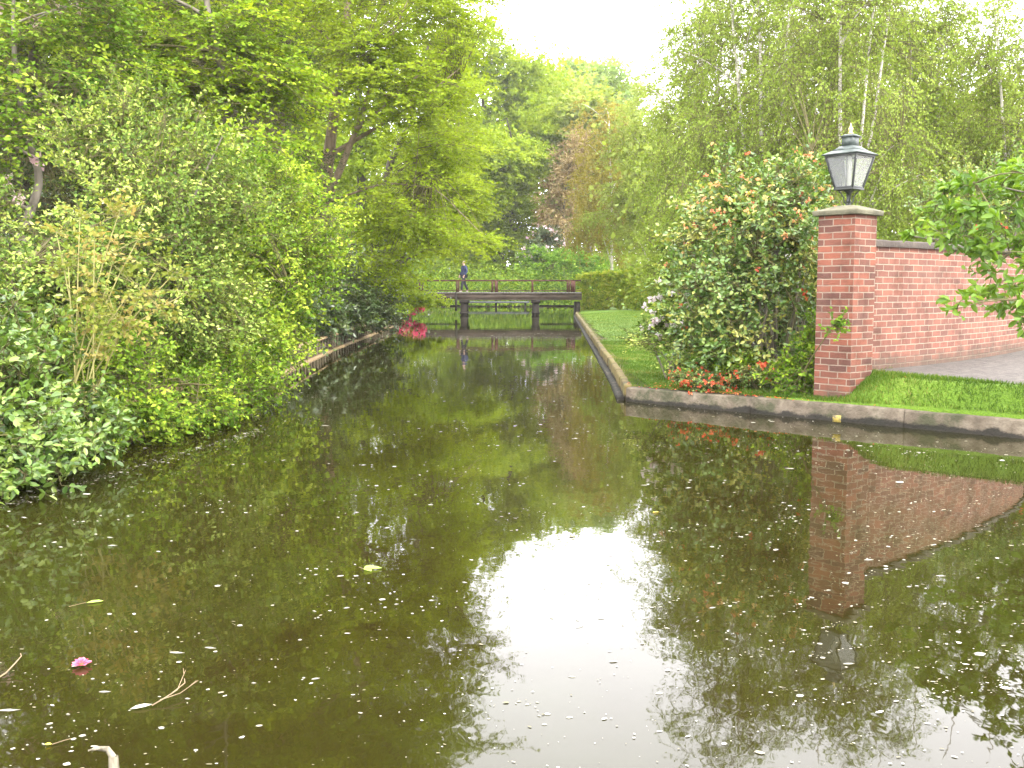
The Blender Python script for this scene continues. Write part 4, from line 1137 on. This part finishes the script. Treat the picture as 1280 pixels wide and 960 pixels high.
# --- right bank shrubs
camb = np.array([3.3, 13.0])
warm = lambda e: (e[:, 2] > 1.5)
shrub('camellia_bush', 'big glossy bush with orange and yellowish flower heads left of the pillar', 965, 13.1,
      [(930, 285, 13, 48, 42, .7), (975, 300, 13.1, 48, 50, .7), (890, 350, 12.9, 48, 38, .7), (945, 360, 13, 55, 40, .7), (895, 410, 12.8, 38, 28, .6), (930, 420, 12.7, 45, 30, .5), (968, 252, 13.3, 38, 28, .6), (905, 255, 13.4, 22, 24, .5),
       (1000, 255, 13.4, 28, 34, .6), (890, 280, 13.3, 36, 30, .6), (1005, 330, 13.4, 24, 40, .4), (884, 380, 12.8, 28, 20, .5), (908, 222, 13.4, 9, 22, .2), (990, 225, 13.3, 12, 20, .3), (950, 240, 13.2, 10, 24, .3), (1012, 235, 13.5, 10, 18, .2), (884, 432, 12.8, 26, 18, .5), (985, 440, 12.6, 30, 22, .4)],
      r=.026, nst=13, seed=81, n=300, cr=.31, tw=7, lv=8, L=.068, W=.038, leaf='camellia', bark='grey', shape=6, flat=.9, twig_r=.003, tone_sp=.26, bias=.02, shell=.45,
      blossoms=[('orange_blossoms', 150, .065, 'coral', 8, 1.7), ('red_blossoms', 14, .075, 'red', 8, .8)])
shrub('white_rhododendron', 'pale leaved bush with clusters of pinkish white flowers at the lawn edge', 850, 15.4,
      [(852, 358, 14.6, 32, 32, .6), (840, 398, 14.3, 22, 24, .5), (872, 305, 15.4, 36, 36, .6)], r=.02, seed=82, n=150, cr=.24, tw=8, lv=8, L=.075, W=.04, leaf='willow', bark='grey',
      blossoms=[('blossoms', 46, .095, 'white', 10, None, lambda e: (e[:, 2] < 1.7) & (e[:, 1] < 14.6))])
shrub('evergreen_shrub', 'dark evergreen shrub in the shade behind the orange flowered bush beside the wall', 1000, 15.6,
      [(985, 400, 15.6, 55, 60, .7), (1030, 340, 15.8, 45, 60, .6), (930, 420, 15.6, 50, 40, .7), (960, 340, 16, 60, 60, .7)], r=.03, seed=92, n=260, cr=.3, tw=8, lv=9, L=.085, W=.035, leaf='rhodo', bark='dark')
shrub('trailing_shrub', 'thin leafy shrub with sprays trailing flat over the lawn', 850, 14,
      [(835, 428, 14, 38, 11, .5), (868, 450, 13.4, 36, 11, .4), (800, 424, 14.6, 16, 6, .3)], r=.012, seed=83, n=55, cr=.26, tw=6, lv=8, L=.055, W=.028, leaf='willow', bark='grey', flat=.45, mode='flat', bias=.12)
shrub('lilac_bush', 'airy light green bush behind the white flowers in front of the birches', 855, 25,
      [(850, 320, 25, 42, 50, 1.4), (835, 350, 26, 30, 25, 1.2), (880, 290, 25, 50, 50, 1.4)], r=.03, seed=84, n=230, cr=.42, tw=9, lv=9, L=.075, W=.05, leaf='birch', bark='birch', flat=.8)
shrub('white_azalea', 'small white flowered shrub tucked between the orange flowered bush and the pillar', 1008, 13.8,
      [(1012, 362, 13.8, 24, 22, .4), (1018, 330, 14, 22, 25, .4)], r=.014, seed=85, n=70, cr=.2, tw=8, lv=8, L=.055, W=.03, leaf='willow', bark='grey', blossoms=[('blossoms', 26, .10, 'white', 9, None)])
shrub('red_azalea', 'low azalea scattered with coral red flowers at the kerb corner', 880, 12.55,
      [(885, 476, 12.5, 32, 9, .25), (858, 472, 12.6, 18, 6, .2)], r=.008, seed=86, n=60, cr=.12, tw=7, lv=7, L=.035, W=.018, leaf='camellia', blossoms=[('blossoms', 90, .05, 'red', 7, None)])
shrub('red_azalea', 'low azalea with crimson flowers in the shade below the big bush', 960, 12.3,
      [(958, 468, 12.3, 32, 14, .25), (930, 470, 12.4, 20, 10, .2)], r=.008, seed=87, n=60, cr=.12, tw=7, lv=7, L=.035, W=.018, leaf='camellia', blossoms=[('blossoms', 60, .05, 'red', 7, None)])
shrub('ground_shrub', 'small dark leafy shrub spreading against the foot of the pillar', 1000, 11.9,
      [(1005, 455, 11.9, 32, 24, .3), (1022, 425, 12.0, 18, 26, .2), (985, 472, 11.9, 30, 12, .25), (1048, 404, 11.0, 10, 10, .08)], r=.01, seed=88, n=90, cr=.15, tw=7, lv=8, L=.055, W=.034, leaf='shrub', flat=.9, bias=-.05)
shrub('ground_shrub', 'low dense shrub under the sprays between azaleas and lawn', 905, 12.9,
      [(915, 455, 12.8, 36, 16, .3), (890, 460, 13.0, 24, 12, .3)], r=.01, seed=89, n=110, cr=.16, tw=7, lv=8, L=.055, W=.03, leaf='shrub', flat=.9, bias=-.05)
shrub('wall_shrub', 'reddish tipped shrub looking over the wall behind the magnolia', 1215, 17.5,
      [(1215, 250, 17.5, 50, 45, .9), (1270, 240, 17.5, 50, 50, .9)], r=.03, seed=90, n=120, cr=.32, tw=8, lv=8, L=.07, W=.04, leaf='camellia', bark='grey', blossoms=[('blossoms', 10, .10, 'red', 7, None)])

# magnolia reaching in from the right
mg = [(1165, 232), (1190, 225), (1215, 232), (1240, 210), (1255, 225), (1275, 235), (1160, 262), (1185, 258), (1205, 268), (1230, 258), (1250, 262), (1278, 262), (1172, 290), (1195, 296), (1158, 300),
      (1218, 292), (1240, 300), (1262, 290), (1282, 300), (1262, 326), (1278, 330), (1205, 358), (1222, 352), (1240, 352), (1262, 352), (1284, 356), (1190, 372), (1225, 372), (1255, 376), (1166, 382), (1278, 385),
      (1268, 400), (1285, 410), (1270, 415), (1290, 380), (1150, 240), (1148, 288), (1300, 230), (1310, 270), (1320, 320), (1330, 370), (1340, 240), (1360, 300), (1380, 350), (1350, 200), (1400, 260), (1420, 330), (1440, 280), (1300, 180), (1390, 200), (1250, 202)]
rng = np.random.default_rng(4)
mc = np.array([at(x + 30, y + 4, 9.1 + rng.uniform(-.35, .45)) for x, y in mg])
extra = mc[rng.choice(len(mc), 46)] + rng.normal(size=(46, 3)) * [.07, .25, .08]
mtop = np.array([[5.9, 9.2, 2.9], [6.5, 9.0, 3.3], [7.0, 9.3, 3.0], [6.2, 8.6, 2.6], [6.8, 8.7, 2.4], [5.5, 9.0, 3.2], [5.1, 9.2, 2.95], [6.0, 9.5, 3.6], [6.6, 9.3, 3.8], [4.9, 9.3, 3.3], [5.5, 9.3, 3.7], [7.2, 8.9, 3.4]])
plant('magnolia_tree', 'large-leaved bright green magnolia reaching in over the wall from the right edge', 'tree', (6.35, 9.05, .4), centers=np.concatenate([mc, extra, mtop]),
      stems=[(np.array([[6.35, 9.05, .4], [6.3, 9.05, 1.0], [6.15, 9.1, 1.6], [6.0, 9.1, 2.4], [5.9, 9.1, 3.2]]), .06)], r0=.06, limb_r=.022, cr=.13, tw=5, lv=6, L=.095, W=.046, leaf='magnolia', bark='grey',
      mode='rand', shape=6, heads=12, seed=91, fold=.16, curl=.28, twig_r=.004, out=.5, rnd=.7, flat=.8)

# ------------------------------------------------------------------ grass blades
def blades(name, label, cat, n, region, h, seed):
    rng = np.random.default_rng(seed)
    x0, x1, y0, y1 = region
    x = rng.uniform(x0, x1, n); y = rng.uniform(y0, y1, n)
    d = sdist(x, y)
    pth = np.zeros(n, bool)
    pp_ = np.array(ppoly)
    for a_, b_ in zip(pp_, np.roll(pp_, -1, 0)):
        c = (a_[1] > y) != (b_[1] > y)
        xi = a_[0] + (y - a_[1]) * (b_[0] - a_[0]) / (b_[1] - a_[1] if abs(b_[1] - a_[1]) > 1e-9 else 1e-9)
        pth ^= c & (x < xi)
    keep = (d > .088) & ~pth
    lx, ly = (x - PC[0]) * math.cos(-PR) - (y - PC[1]) * math.sin(-PR), (x - PC[0]) * math.sin(-PR) + (y - PC[1]) * math.cos(-PR)
    keep &= ~((abs(lx) < hw) & (abs(ly) < hw))
    x, y, d = x[keep], y[keep], d[keep]
    z = height(x, y, np.maximum(d, .12))
    P = np.stack([x, y, z + .01], 1)
    M = len(P)
    A = norm(rng.normal(size=(M, 3)) * [.4, .4, 0] + [0, 0, 1])
    Nn = norm(rng.normal(size=(M, 3)) * [1, 1, .1])
    L_ = h * rng.uniform(.5, 1.3, M)
    v, f, tn = leaf_mesh(P, A, Nn, L_, np.full(M, .007), .0, .1, np.clip(.5 + rng.normal(size=M) * .26 + .2 * np.sin(x * 2.3) * np.cos(y * 1.9) + .15 * np.sin(x * 6.1 + y * 4.3), 0, 1))
    return tag(mesh_np(name, v, f, LM['grass'], attr=tn), label, cat, kind='stuff')


blades('grass', 'short bright grass on the slope between the kerb and the paved path', 'grass', 60000, (2.8, 6.4, 8.6, 12.2), .055, 101)
blades('grass', 'mown green lawn blades beside the mossy kerb', 'grass', 120000, (1.4, 5.6, 11.8, 24), .03, 102)
blades('grass', 'mown lawn grass farther off towards the hedge', 'grass', 60000, (1.9, 8.0, 24, 50), .04, 103)

# fallen petals under the red azaleas
rng = np.random.default_rng(12)
n_ = 700
x = rng.normal(2.75, .55, n_); y = 12.55 - (x - 2.3) * .75 + rng.normal(size=n_) * .3
d = sdist(x, y); k_ = d > .02
x, y, d = x[k_], y[k_], d[k_]
P = np.stack([x, y, np.where(d < .15, .205, height(x, y, np.maximum(d, .2)) + .02)], 1)
v, f, tn = leaf_mesh(P, norm(rng.normal(size=(len(P), 3)) * [1, 1, .2]), norm(rng.normal(size=(len(P), 3)) * .3 + [0, 0, 1]), rng.uniform(.02, .045, len(P)), rng.uniform(.015, .03, len(P)), .1, .1, rng.random(len(P)))
tag(mesh_np('fallen_petals', v, f, LM['red'], attr=tn), 'coral red petals fallen on the ground along the kerb under the bushes', 'petals', kind='stuff')

# ------------------------------------------------------------------ things on the water
petm = flat('floating_white_petal', (.31, .30, .25), .6)
pale_wood = surf('bleached_wood', [(.35, (.10, .085, .06)), (.65, (.30, .27, .20))], scale=30, bump=.4, stretch=(1, 1, .2))


def blob(rx, ry, seed, n=9):
    rng = np.random.default_rng(seed)
    a_ = np.linspace(0, 2 * np.pi, n, endpoint=False)
    r_ = 1 + rng.normal(size=n) * .15
    rim = np.stack([np.cos(a_) * rx * r_, np.sin(a_) * ry * r_, np.full(n, .0015)], 1)
    low = rim * [.92, .92, 0]
    V = np.concatenate([[[0, 0, .004]], rim, low])
    f = [(0, 1 + i, 1 + (i + 1) % n) for i in range(n)] + [(1 + i, 1 + n + i, 1 + n + (i + 1) % n, 1 + (i + 1) % n) for i in range(n)]
    return V, f


pm_ = []
for i, (rx, ry) in enumerate(((.010, .007), (.013, .006), (.008, .0065), (.022, .006), (.017, .010))):
    V, f = blob(rx, ry, i)
    o = mesh_np('floating_petal', V, f, petm, smooth=True)
    pm_.append(o.data); bpy.data.objects.remove(o)
rng = np.random.default_rng(31)
cnt = 0
used = []


def put_petal(x, y, mi, rz, s=1.0):
    global cnt
    o = bpy.data.objects.new('floating_petal', pm_[mi]); COL.objects.link(o)
    o.location = (x, y, .0005); o.rotation_euler = (0, 0, rz); o.scale = (s, s, 1)
    tag(o, 'small white petal floating flat on the dark water', 'petal', 'white petals afloat on the canal'); cnt += 1


# larger ones read off the photograph, then a scatter
for px, py, s in [(1025, 805, 1.6), (1225, 818, 2.2), (1198, 790, 1.6), (1085, 658, 1.3), (1124, 640, 1.3), (1168, 674, 1.2), (10, 888, 2.0), (62, 905, 1.1), (170, 790, 1.0), (220, 816, 1.7), (262, 810, 1.4), (300, 782, 1.6), (375, 800, 1.2),
                  (92, 924, 1.2), (103, 920, 1.0), (245, 938, 1.1), (302, 922, 1.3), (130, 865, 1.2), (622, 557, 1.3), (805, 773, 1.2), (824, 867, 1.3), (684, 893, 1.1), (712, 897, 1.1), (905, 930, 1.5), (1000, 870, 1.4), (1085, 700, 1.4), (1130, 700, 1.2), (1175, 720, 1.3),
                  (30, 647, 1.4), (50, 655, 1.2), (68, 678, 1.3), (104, 652, 1.3), (137, 672, 1.0), (76, 684, 1.2), (56, 683, 1.3), (36, 614, 1.2), (120, 668, 1.3), (140, 682, 1.3), (1060, 830, 1.3), (930, 765, 1.0), (890, 760, 1.0), (860, 610, 1.2), (970, 560, 1.1)]:
    p = onz(px, py)
    put_petal(p[0], p[1], int(rng.integers(0, 5)), rng.uniform(-.5, .5), s * .62 * (1 + .06 * p[1]))
while cnt < 290:
    # drifts: petals gather along slow eddies and thin out between them
    if rng.random() < .75:
        c0 = onz(rng.uniform(40, 1260), rng.uniform(535, 930)); m0 = int(rng.integers(3, 9)); a_ = rng.normal() * .35 + .3; L0 = rng.uniform(.08, .55)
        t = rng.normal(size=m0) * L0
        Pq = [(c0[0] + math.cos(a_) * q + rng.normal() * .03, c0[1] + math.sin(a_) * q * .6 + rng.normal() * .05) for q in t]
    else:
        c0 = onz(rng.uniform(0, 1280), rng.uniform(530, 955)); Pq = [(c0[0], c0[1])]
    for x_, y_ in Pq:
        if cnt >= 290 or y_ < 2.7 or sdist(np.array([x_]), np.array([y_]))[0] > -.2: continue
        put_petal(x_, y_, int(rng.integers(0, 5)), rng.uniform(-.6, .6), float(np.exp(rng.normal(-.78, .36))) * (.7 + .05 * y_))
# fine debris: uncountable
n_ = 42000
y = 2.6 + 30 * rng.random(n_) ** 1.6; x = rng.uniform(-5, 7.5, n_)
clump = np.sin(x * 1.3 + y * .8) * np.sin(x * .7 - y * 1.1) + .6 * np.sin(x * 3.1 + 1) * np.sin(y * 2.3)
keep = (sdist(x, y) < -.05) & (rng.random(n_) < .22 + .42 * clump + .16 * (x > 0))
x, y = x[keep], y[keep]
# foam lines: diagonal streaks on the right, a band along the left bank
sx, sy = [], []
for k in range(90):
    p = onz(rng.uniform(780, 1270), rng.uniform(560, 900)); ln_ = rng.uniform(.1, .5); m_ = int(rng.integers(5, 16))
    t = rng.random(m_) * ln_; a_ = R(28) + rng.normal() * .12
    sx.append(p[0] + math.cos(a_) * t + rng.normal(size=m_) * .012); sy.append(p[1] + math.sin(a_) * t + rng.normal(size=m_) * .012)
for k in range(620):
    u = rng.random()
    a0, a1 = onz(-5, 634), onz(330, 535)
    q = a0 + (a1 - a0) * u ** 1.4 + np.array([rng.exponential(.07), rng.normal() * .08, 0])
    sx.append([q[0]]); sy.append([q[1]])
sx, sy = np.concatenate(sx), np.concatenate(sy)
X = np.concatenate([x, sx]); Y = np.concatenate([y, sy]); M = len(X)
ok = sdist(X, Y) < -.02
X, Y = X[ok], Y[ok]; M = len(X)
s = np.exp(rng.normal(-5.6, .6, M)) * (.7 + .07 * Y)
an = rng.uniform(-.7, .7, M); A = np.stack([np.cos(an), np.sin(an), np.zeros(M)], 1); B = np.stack([-A[:, 1], A[:, 0], A[:, 2]], 1)
asp = rng.uniform(.3, .8, M)
c = np.stack([X, Y, np.full(M, .003)], 1)
ang = np.arange(6) * np.pi / 3
rr = s[:, None] * rng.uniform(.7, 1.2, (M, 6))
v = c[:, None] + A[:, None] * (np.cos(ang) * rr)[..., None] + B[:, None] * (np.sin(ang) * rr * asp[:, None])[..., None]
specm, nt, out = new_mat('floating_debris')
b = N(nt, 'ShaderNodeBsdfPrincipled', i_Roughness=.7); at_ = N(nt, 'ShaderNodeAttribute', attribute_name='tone')
nt.links.new(ramp(nt, at_.outputs['Fac'], [(0, (.08, .07, .03)), (.35, (.18, .16, .10)), (.65, (.36, .34, .28)), (1, (.55, .53, .48))]), b.inputs['Base Color']); nt.links.new(b.outputs[0], out.inputs[0])
tag(mesh_np('floating_debris', v.reshape(-1, 3), np.arange(M * 6).reshape(-1, 6), specm, attr=np.repeat(rng.random(M), 6)), 'pale specks of pollen and catkin fluff drifting over the water', 'debris', kind='stuff')

# pink blossom afloat
fp = onz(102, 833)
fl = empty('floating_flower', (fp[0], fp[1], .002), 'single bright pink flower floating on the water at lower left', 'flower')
P = []; A = []; T = []
rng = np.random.default_rng(3)
for ring, (nn_, L_, el) in enumerate(((8, .04, .15), (7, .032, .5), (5, .022, .95))):
    for k in range(nn_):
        a_ = 2 * math.pi * k / nn_ + ring * .4 + rng.normal() * .1
        A.append((math.cos(a_) * math.cos(el), math.sin(a_) * math.cos(el), math.sin(el))); P.append((0, 0, .004 + ring * .004)); T.append((L_, L_ * .75))
A = norm(np.array(A)); Bv = np.cross(A, [0, 0, 1.0]); Nn = norm(np.cross(Bv, A)); T = np.array(T)
v, f, tn = leaf_mesh(np.array(P), A, Nn, T[:, 0], T[:, 1], .12, -.1, rng.random(len(A)), 6)
mesh_np('petals', v, f, leaf_mat('hot_pink_petal', [(0, (.70, .10, .20)), (1, (.80, .25, .36))], trans=.3, tmul=(1, 1, 1)), fl, attr=tn)
MB().lathe([(.006, .004), (.009, .014), (.004, .02)], 10).build('centre', flat('flower_centre', (.55, .28, .12)), fl, smooth=True)


def twig_thing(name, label, cat, loc, lines, mat, leafspec=None):
    e_ = empty(name, loc, label, cat)
    V, Q = tube_arrays([(np.array(p, float), np.array(r, float)) for p, r in lines], 6)
    mesh_np('stem', V, Q, mat, e_, smooth=True)
    if leafspec:
        P_, A_, L_, W_, mt = leafspec
        v, f, tn = leaf_mesh(np.array(P_, float), norm(np.array(A_, float)), norm(np.array([[0.1, 0, 1.0]] * len(P_))), np.array(L_), np.array(W_), .06, .05, np.full(len(P_), .6), 6)
        mesh_np('leaf', v, f, mt, e_, attr=tn)
    return e_


tw_m = surf('pale_twig_bark', [(.3, (.12, .085, .05)), (.7, (.24, .18, .11))], scale=20, rough=.8)
wl_m = leaf_mat('bleached_leaf', [(0, (.34, .32, .26)), (1, (.42, .40, .33))], trans=.2)
q = onz(190, 884)
k_ = 3.75 / F
twig_thing('floating_twig', 'forked bare twig with one bleached leaf floating at lower left', 'twig', (q[0], q[1], .006),
           [([(0, 0, 0), (.03, .03, .012), (.06, .09, .02), (.055, .20, .05)], [.0026, .0022, .0018, .001]), ([(.045, .06, .015), (.075, .13, .03), (.06, .17, .03)], [.0025, .002, .0012]),
            ([(.02, .025, .01), (.08, .06, .02), (.12, .14, .035)], [.002, .0015, .001]), ([(.10, .10, .028), (.11, .15, .03)], [.0015, .001]), ([(.055, .18, .045), (.04, .22, .05)], [.0015, .001])],
           tw_m, ([(.0, .005, .003)], [(-1, -.5, 0)], [.075], [.03], wl_m))
q = onz(8, 846)
twig_thing('floating_twig', 'curled twig with a seed head floating at the left edge of the picture', 'twig', (q[0], q[1], .006),
           [([(-.02, -.05, 0), (0, 0, .01), (.012, .05, .03), (.02, .08, .045), (.01, .095, .05)], [.003, .003, .0025, .002, .002])], tw_m, ([(-.03, -.06, .003)], [(-1, -.3, 0)], [.06], [.03], wl_m))
q = onz(143, 972)
twig_thing('broken_stake', 'bleached broken stake with a bent tip sticking out of the water at the bottom left', 'stake', (q[0], q[1], -.02),
           [([(0, 0, -.2), (0, 0, .04), (-.003, .005, .085)], [.017, .016, .014]), ([(-.003, .005, .08), (-.022, .01, .105), (-.055, .0, .112), (-.075, 0, .105)], [.011, .009, .007, .003])], pale_wood)
yl = leaf_mat('yellow_fallen_leaf', [(0, (.55, .42, .05)), (1, (.65, .52, .10))], trans=.3)
gl = leaf_mat('lime_fallen_leaf', [(0, (.30, .45, .07)), (1, (.40, .55, .12))], trans=.3)
q = onz(65, 932)
twig_thing('fallen_leaf', 'small yellow leaf on its stalk floating above the broken stake', 'leaf', (q[0], q[1], .004), [([(.0, 0, .0), (.03, .02, .004), (.05, .03, .006)], [.0015, .0012, .001])], tw_m, ([(0, 0, .002)], [(-1, -.3, .1)], [.022], [.018], yl))
q = onz(455, 712)
twig_thing('fallen_leaf', 'lime green lobed leaf floating alone in the left middle of the water', 'leaf', (q[0], q[1], .004), [([(.0, 0, 0), (-.03, .02, .004)], [.0015, .001])], tw_m,
           ([(0, 0, .002), (0, 0, .002), (0, 0, .002)], [(1, .1, .05), (.7, .8, .05), (.7, -.8, .05)], [.095, .07, .07], [.05, .04, .04], gl))
q = onz(108, 755)
twig_thing('fallen_leaf', 'narrow yellow-green leaf floating near the left edge above the pink flower', 'leaf', (q[0], q[1], .004), [([(-.06, -.05, 0), (0, 0, .004)], [.0015, .001])], tw_m, ([(0, 0, .002)], [(1, .45, .05)], [.075], [.035], gl))
q = onz(824, 641)
twig_thing('fallen_leaf', 'tiny golden leaf floating right of the bright sky reflection', 'leaf', (q[0], q[1], .004), [([(0, 0, 0), (.02, .004, .003)], [.0012, .001])], tw_m, ([(0, 0, .002)], [(-1, 0, 0)], [.045], [.025], yl))

# ------------------------------------------------------------------ light
w = bpy.data.worlds.new('World'); sc.world = w; w.use_nodes = True
nt = w.node_tree; nt.nodes.clear()
sky = nt.nodes.new('ShaderNodeTexSky'); sky.sky_type = 'NISHITA'; sky.sun_disc = False
SUN = Vector((.62, -.60, .80)).normalized()
sky.sun_elevation = math.asin(SUN.z); sky.sun_rotation = math.atan2(SUN.x, SUN.y)
sky.air_density = 1.0; sky.dust_density = 3.0; sky.ozone_density = 1.0
hs = nt.nodes.new('ShaderNodeHueSaturation'); hs.inputs['Saturation'].default_value = .22
bg = nt.nodes.new('ShaderNodeBackground'); bg.inputs[1].default_value = .15
wo = nt.nodes.new('ShaderNodeOutputWorld')
# a closed bright layer of thin cloud in front of the blue, brighter towards the zenith as an overcast sky is
tc = nt.nodes.new('ShaderNodeTexCoord'); cn = nt.nodes.new('ShaderNodeTexNoise'); cn.inputs['Scale'].default_value = 2.5; cn.inputs['Detail'].default_value = 5
nt.links.new(tc.outputs['Generated'], cn.inputs['Vector'])
cl = ramp(nt, cn.outputs['Fac'], [(.3, (17.5, 17.2, 17.7)), (.7, (20, 19.7, 20))])
cm = nt.nodes.new('ShaderNodeMix'); cm.data_type = 'RGBA'; cm.inputs[0].default_value = .92
nt.links.new(sky.outputs[0], hs.inputs['Color']); nt.links.new(hs.outputs[0], cm.inputs[6]); nt.links.new(cl, cm.inputs[7]); nt.links.new(cm.outputs[2], bg.inputs[0]); nt.links.new(bg.outputs[0], wo.inputs[0])
sl_ = bpy.data.lights.new('sun', 'SUN'); sl_.energy = 1.5; sl_.angle = R(14); sl_.color = (1, .96, .88)
so = bpy.data.objects.new('sun', sl_); COL.objects.link(so)
so.rotation_euler = (-SUN).to_track_quat('-Z', 'Y').to_euler()

# ------------------------------------------------------------------ render settings
sc.view_settings.view_transform = 'Standard'; sc.view_settings.look = 'None'
sc.view_settings.exposure = 1.55; sc.view_settings.gamma = 1.0; sc.view_settings.use_curve_mapping = False
sc.cycles.use_denoising = True
sc.cycles.max_bounces = 7; sc.cycles.diffuse_bounces = 3; sc.cycles.glossy_bounces = 3; sc.cycles.transmission_bounces = 3; sc.cycles.transparent_max_bounces = 8
sc.cycles.sample_clamp_indirect = 8.0
print('leaves', LEAVES[0])

hv = MB().box((0, 160, 24), (660, 540, 54)); hz, hnt, hout = new_mat('thin_haze')
pv = hnt.nodes.new('ShaderNodeVolumePrincipled'); pv.inputs['Color'].default_value = (.97, .96, .91, 1); pv.inputs['Density'].default_value = .0004; pv.inputs['Anisotropy'].default_value = .2
hnt.links.new(pv.outputs[0], hout.inputs['Volume'])
tag(hv.build('haze', hz), 'faint pale haze in the air', 'haze', kind='stuff')
sc.cycles.volume_bounces = 0
